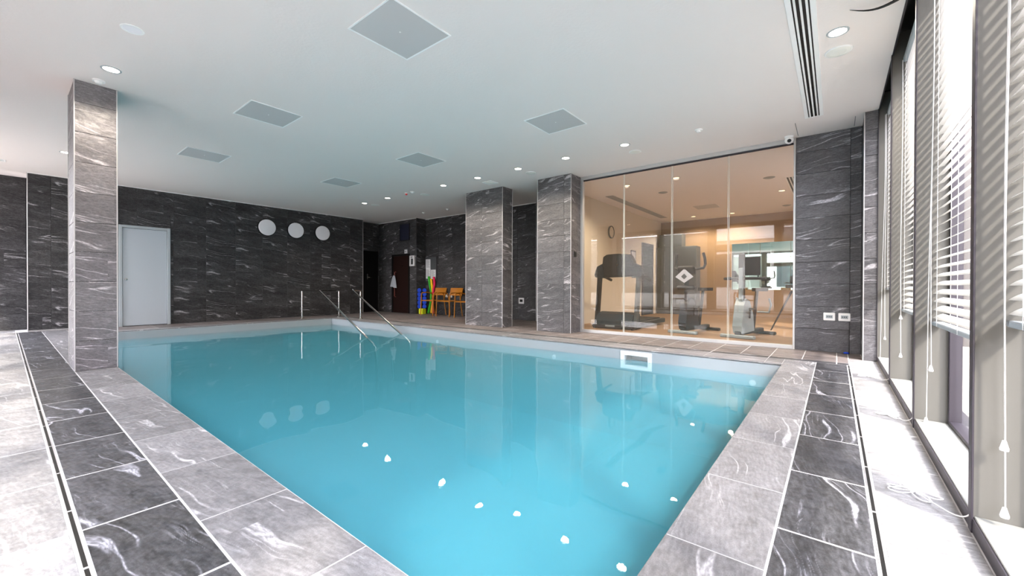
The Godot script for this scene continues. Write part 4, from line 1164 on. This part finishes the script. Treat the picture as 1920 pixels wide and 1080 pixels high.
func build_treadmill() -> void:
	var o := thing("treadmill", "dark treadmill seen from its console end behind the left glass pane", "treadmill", Vector3(-3.47, 0, -7.75))
	# front of the machine towards the glass (+z), deck running away
	obj("base_frame", G().box(Vector3(-0.46, 0.02, -0.25), Vector3(0.44, 0.10, 0.16), 0.02).box(Vector3(-0.44, 0.04, -1.75), Vector3(-0.36, 0.14, -0.2), 0.015).box(Vector3(0.34, 0.04, -1.75), Vector3(0.42, 0.14, -0.2), 0.015).mesh(), M["machine black"], o)
	obj("motor_hood", G().prism([Vector2(-0.30, 0.10), Vector2(0.13, 0.10), Vector2(0.13, 0.16), Vector2(0.02, 0.30), Vector2(-0.18, 0.335), Vector2(-0.30, 0.30)].map(func(p): return Vector2(p.x, p.y)), Transform3D(Basis(Vector3(0, 0, 1), Vector3.UP, Vector3(-1, 0, 0)), Vector3(0.38, 0, 0)), 0.78).mesh(), M["machine blue"], o)
	obj("running_belt", bx(Vector3(-0.33, 0.12, -1.72), Vector3(0.31, 0.15, -0.3), 0.01), M["matt black"], o)
	for s in [-1, 1]:
		obj("upright", G().prism([Vector2(-0.05, 0.05), Vector2(0.07, 0.05), Vector2(-0.08, 1.15), Vector2(-0.2, 1.15)], Transform3D(Basis(Vector3(0, 0, 1), Vector3.UP, Vector3(-1, 0, 0)), Vector3(s * 0.42 + 0.03, 0, 0)), 0.06).mesh(), M["machine black"] if s < 0 else M["cabinet grey"], o)
		obj("handrail", G().tube([Vector3(s * 0.44, 1.06, -0.12), Vector3(s * 0.45, 1.07, -0.4), Vector3(s * 0.44, 1.0, -0.72)], 0.03, 10).mesh(), M["machine black"], o)
		obj("cup_wing", G().prism([Vector2(-0.02, -0.16), Vector2(0.16, -0.15), Vector2(0.20, -0.09), Vector2(0.14, 0.08), Vector2(0.02, 0.14)].map(func(p): return Vector2(p.x * s, p.y)), Transform3D(Basis.IDENTITY, Vector3(s * 0.32, 1.19, -0.16)), 0.1).mesh(), M["machine blue"], o)
	obj("console", G().prism([Vector2(-0.37, 1.04), Vector2(0.35, 1.06), Vector2(0.36, 1.22), Vector2(0.31, 1.40), Vector2(0.25, 1.50), Vector2(0.0, 1.53), Vector2(-0.25, 1.52), Vector2(-0.33, 1.47), Vector2(-0.35, 1.30)], Transform3D(Basis.IDENTITY, Vector3(0, 0, -0.22)), 0.13).mesh(), M["machine black"], o)
	obj("console_cover", G().prism([Vector2(-0.02, 1.09), Vector2(0.32, 1.10), Vector2(0.32, 1.22), Vector2(0.27, 1.38), Vector2(0.22, 1.48), Vector2(-0.02, 1.5)], Transform3D(Basis.IDENTITY, Vector3(0, 0, -0.092)), 0.012).mesh(), M["machine blue"], o)
	obj("maker_badge", G().lathe([Vector2(0.02, 0), Vector2(0.018, 0.006), Vector2(0, 0.006)], Vector3(-0.01, 1.30, -0.08), Vector3.BACK, 12).mesh(), M["steel"], o)
	obj("name_plate", bx(Vector3(-0.16, 0.05, 0.16), Vector3(0.04, 0.085, 0.165), 0.0), M["machine grey"], o)
	for s in [-1, 1]: obj("transport_wheel", G().lathe([Vector2(0.0, -0.02), Vector2(0.035, -0.02), Vector2(0.035, 0.02), Vector2(0.0, 0.02)], Vector3(s * 0.40, 0.035, 0.14), Vector3.RIGHT, 16).mesh(), M["matt black"], o)

func build_bike(called: String, label: String, at: Vector3, turn: float, horns: bool) -> void:
	var o := thing(called, label, "exercise bike", at, turn)
	var body: Material = M["machine blue"] if horns else M["machine grey"]
	# front (console) to -z locally pointing away, rider sits towards +z ... feet on two cross bars
	obj("front_foot", G().box(Vector3(-0.27, 0.0, 0.18), Vector3(0.27, 0.06, 0.27), 0.015).mesh(), M["machine grey"], o)
	obj("rear_foot", G().box(Vector3(-0.24, 0.0, -0.82), Vector3(0.24, 0.06, -0.74), 0.015).mesh(), M["machine black"], o)
	obj("main_beam", G().box(Vector3(-0.05, 0.05, -0.78), Vector3(0.05, 0.12, 0.22), 0.012).mesh(), M["machine black"], o)
	obj("flywheel_cover", G().prism([Vector2(-0.28, 0.10), Vector2(0.20, 0.08), Vector2(0.24, 0.2), Vector2(0.16, 0.55), Vector2(0.06, 0.66), Vector2(-0.08, 0.62), Vector2(-0.22, 0.4)], Transform3D(Basis(Vector3(0, 0, 1), Vector3.UP, Vector3(-1, 0, 0)), Vector3(0.075, 0, 0)), 0.15).mesh(), body, o)
	obj("console_post", G().box(Vector3(-0.035, 0.6, 0.04), Vector3(0.035, 1.18, 0.11), 0.012).mesh(), body, o)
	obj("seat_post", G().tube([Vector3(0, 0.1, -0.42), Vector3(0, 0.78, -0.58)], 0.028, 10).mesh(), M["machine black"], o)
	obj("saddle", G().prism([Vector2(-0.03, 0.16), Vector2(0.03, 0.16), Vector2(0.06, -0.02), Vector2(0.13, -0.12), Vector2(0.09, -0.17), Vector2(-0.09, -0.17), Vector2(-0.13, -0.12), Vector2(-0.06, -0.02)], Transform3D(Basis(Vector3.RIGHT, PI / 2), Vector3(0, 0.84, -0.6)), 0.06).mesh(), M["machine black"], o)
	for s in [-1, 1]:
		obj("crank", G().tube([Vector3(s * 0.085, 0.33, -0.05), Vector3(s * 0.11, 0.33 + s * 0.16, -0.05 + s * 0.05)], 0.014, 8).mesh(), M["machine black"], o)
		obj("pedal", G().box(Vector3(s * 0.15 - 0.045, 0.315 + s * 0.16, -0.10 + s * 0.05), Vector3(s * 0.15 + 0.045, 0.345 + s * 0.16, 0.0 + s * 0.05), 0.01).mesh(), M["matt black"], o)
	if horns:
		obj("console", G().box(Vector3(-0.16, 1.14, 0.02), Vector3(0.16, 1.30, 0.09), 0.02, Vector2.ZERO, Transform3D(Basis(Vector3.RIGHT, 0.5), Vector3(0, 0.12, -0.55))).mesh(), M["machine black"], o)
		for s in [-1, 1]:
			obj("handlebar", G().tube([Vector3(0, 1.19, 0.06), Vector3(s * 0.18, 1.18, 0.05), Vector3(s * 0.265, 1.2, -0.02), Vector3(s * 0.28, 1.27, -0.06), Vector3(s * 0.27, 1.38, -0.06), Vector3(s * 0.25, 1.48, -0.04)], 0.024, 10).mesh(), M["machine black"], o)
		obj("badge_panel", G().prism([Vector2(-0.17, 0.0), Vector2(0.0, -0.11), Vector2(0.17, 0.0), Vector2(0.0, 0.15)], Transform3D(Basis.IDENTITY, Vector3(-0.02, 1.04, 0.12)), 0.01).mesh(), M["paper"], o)
		obj("badge_mark", G().prism([Vector2(-0.055, 0.0), Vector2(0.0, -0.05), Vector2(0.055, 0.0), Vector2(0.0, 0.055)], Transform3D(Basis.IDENTITY, Vector3(-0.02, 1.045, 0.1305)), 0.004).mesh(), M["cabinet grey"], o)
		obj("tray", G().box(Vector3(-0.18, 0.80, 0.02), Vector3(0.18, 0.88, 0.14), 0.03).mesh(), M["machine blue"], o)
	else:
		obj("console", G().box(Vector3(-0.05, 0.62, 0.03), Vector3(0.05, 1.42, 0.08), 0.015).box(Vector3(0.05, 1.05, 0.03), Vector3(0.28, 1.36, 0.07), 0.012).mesh(), M["machine black"], o)
		for s in [-1, 1]:
			obj("handlebar", G().tube([Vector3(0, 1.0, 0.07), Vector3(s * 0.2, 1.0, 0.09), Vector3(s * 0.3, 1.0, 0.0), Vector3(s * 0.28, 1.01, -0.16)], 0.024, 10).mesh(), M["machine black"], o)
			obj("side_grip", G().tube([Vector3(s * 0.06, 0.42, -0.45), Vector3(s * 0.24, 0.42, -0.45), Vector3(s * 0.28, 0.55, -0.42), Vector3(s * 0.26, 0.66, -0.4)], 0.018, 8).mesh(), M["machine grey"], o)

# ---------------------------------------------------------------- small fittings
func build_small_things() -> void:
	for k in 2:
		var o := thing("wall_socket", ["white double socket plate on the stone pier, left of the pair", "white double socket plate on the stone pier, right of the pair by the windows"][k], "socket", Vector3([-0.056, 0.10][k], 0.47, Z_GYM), 0.0, "socket plates on the stone pier")
		obj("plate", bx(Vector3(-0.062, -0.052, 0), Vector3(0.062, 0.052, 0.012), 0.006), M["white paint"], o)
		obj("insert", bx(Vector3(-0.036, -0.022, 0.012), Vector3(0.036, 0.022, 0.0145), 0.0), M["frame grey"], o)
		for i in 3: obj("pin_hole", bx(Vector3(-0.026 + i * 0.02, -0.008, 0.0145), Vector3(-0.016 + i * 0.02, 0.008, 0.0155), 0.0), M["cabinet grey"], o)
	var cc := thing("security_camera", "small white dome security camera at the top right glazing corner", "camera", Vector3(-0.50, CEIL, -6.70))
	obj("mount", G().lathe([Vector2(0.0, -0.022), Vector2(0.05, -0.022), Vector2(0.055, 0.0)], Vector3.ZERO, Vector3.UP, 24).mesh(), M["white paint"], cc)
	var prof := []
	for i in 13:
		var a := -PI / 2 + PI * i / 12.0
		prof.append(Vector2(0.052 * cos(a), 0.052 * sin(a)))
	obj("ball", G().lathe(prof, Vector3(0, -0.05, 0), Vector3(0.1, 0, 1), 24).mesh(), M["white paint"], cc)
	obj("lens", G().lathe([Vector2(0.024, 0.0), Vector2(0.022, 0.012), Vector2(0.0, 0.013)], Vector3(0, -0.055, 0) + Vector3(0.1, -0.35, 1).normalized() * 0.045, Vector3(0.1, -0.35, 1), 18).mesh(), M["black"], cc)
	var rd := thing("card_reader", "small black card reader on the pillar edge left of the glazing", "card reader", Vector3(-3.768, 1.455, -6.60))
	obj("body", bx(Vector3(0, -0.05, -0.035), Vector3(0.018, 0.05, 0.035), 0.004), M["black"], rd)
	obj("status_strip", bx(Vector3(0.018, 0.03, -0.02), Vector3(0.019, 0.036, 0.02), 0.0), M["cabinet grey"], rd)
	var cp := thing("blue_cap", "small blue cap lying on the floor against the stone pier", "cap", Vector3(0.12, 0, -6.78))
	obj("crown", G().lathe([Vector2(0.03, 0.0), Vector2(0.03, 0.012), Vector2(0.024, 0.02), Vector2(0.0, 0.022)], Vector3.ZERO, Vector3.UP, 20).mesh(), M["foam blue"], cp)
	obj("rim", G().lathe([Vector2(0.036, 0.0), Vector2(0.036, 0.005), Vector2(0.03, 0.006)], Vector3.ZERO, Vector3.UP, 20).mesh(), M["navy"], cp)

# ---------------------------------------------------------------- outside
func build_outside() -> void:
	var gm: StandardMaterial3D = M["ground"]
	gm.normal_enabled = true; gm.normal_texture = grain_map(0.04, 4, 12.0, 4); gm.normal_scale = 1.0; gm.uv1_triplanar = true; gm.uv1_world_triplanar = true; gm.uv1_scale = Vector3.ONE * 0.7
	var o := struct("ground", G().box(Vector3(0.62, -0.4, -40), Vector3(60, -0.08, 40)).box(Vector3(-60, -0.4, 1.6), Vector3(0.62, -0.08, 40)).mesh(), gm)
	var b := thing("neighbour_building", "pale rendered building outside beyond the window bays", "building", Vector3(0, -0.08, 0))
	obj("wall", bx(Vector3(1.6, 0, -30), Vector3(14, 6, -9.5), 0.0), M["render coat"], b)
	var c := thing("opposite_building", "mid-grey building across the yard outside the window bays", "building", Vector3(8.5, -0.08, 0))
	obj("wall", bx(Vector3(0, 0, -9.4), Vector3(8, 5.2, 16), 0.0), M["render coat"], c)
	for i in 6:
		obj("window", bx(Vector3(-0.03, 1.4, -8.4 + i * 4.0), Vector3(0.02, 3.2, -6.8 + i * 4.0), 0.01), M["machine blue"], c)
	var d := thing("facade_building", "pale facade behind the camera, seen mirrored through the gym glass", "building", Vector3(-7.0, -0.08, 8.0))
	obj("wall", bx(Vector3(0, 0, 0), Vector3(8.5, 7.0, 5), 0.0), M["pale render"], d)
	for i in 5:
		for k in 2: obj("window", bx(Vector3(0.5 + i * 1.6, 0.9 + k * 3.0, -0.02), Vector3(1.5 + i * 1.6, 2.5 + k * 3.0, 0.03), 0.01), M["machine blue"], d)
	obj("ledge", bx(Vector3(0, 3.1, -0.25), Vector3(8.5, 3.3, 0.0), 0.02), M["white paint"], d)
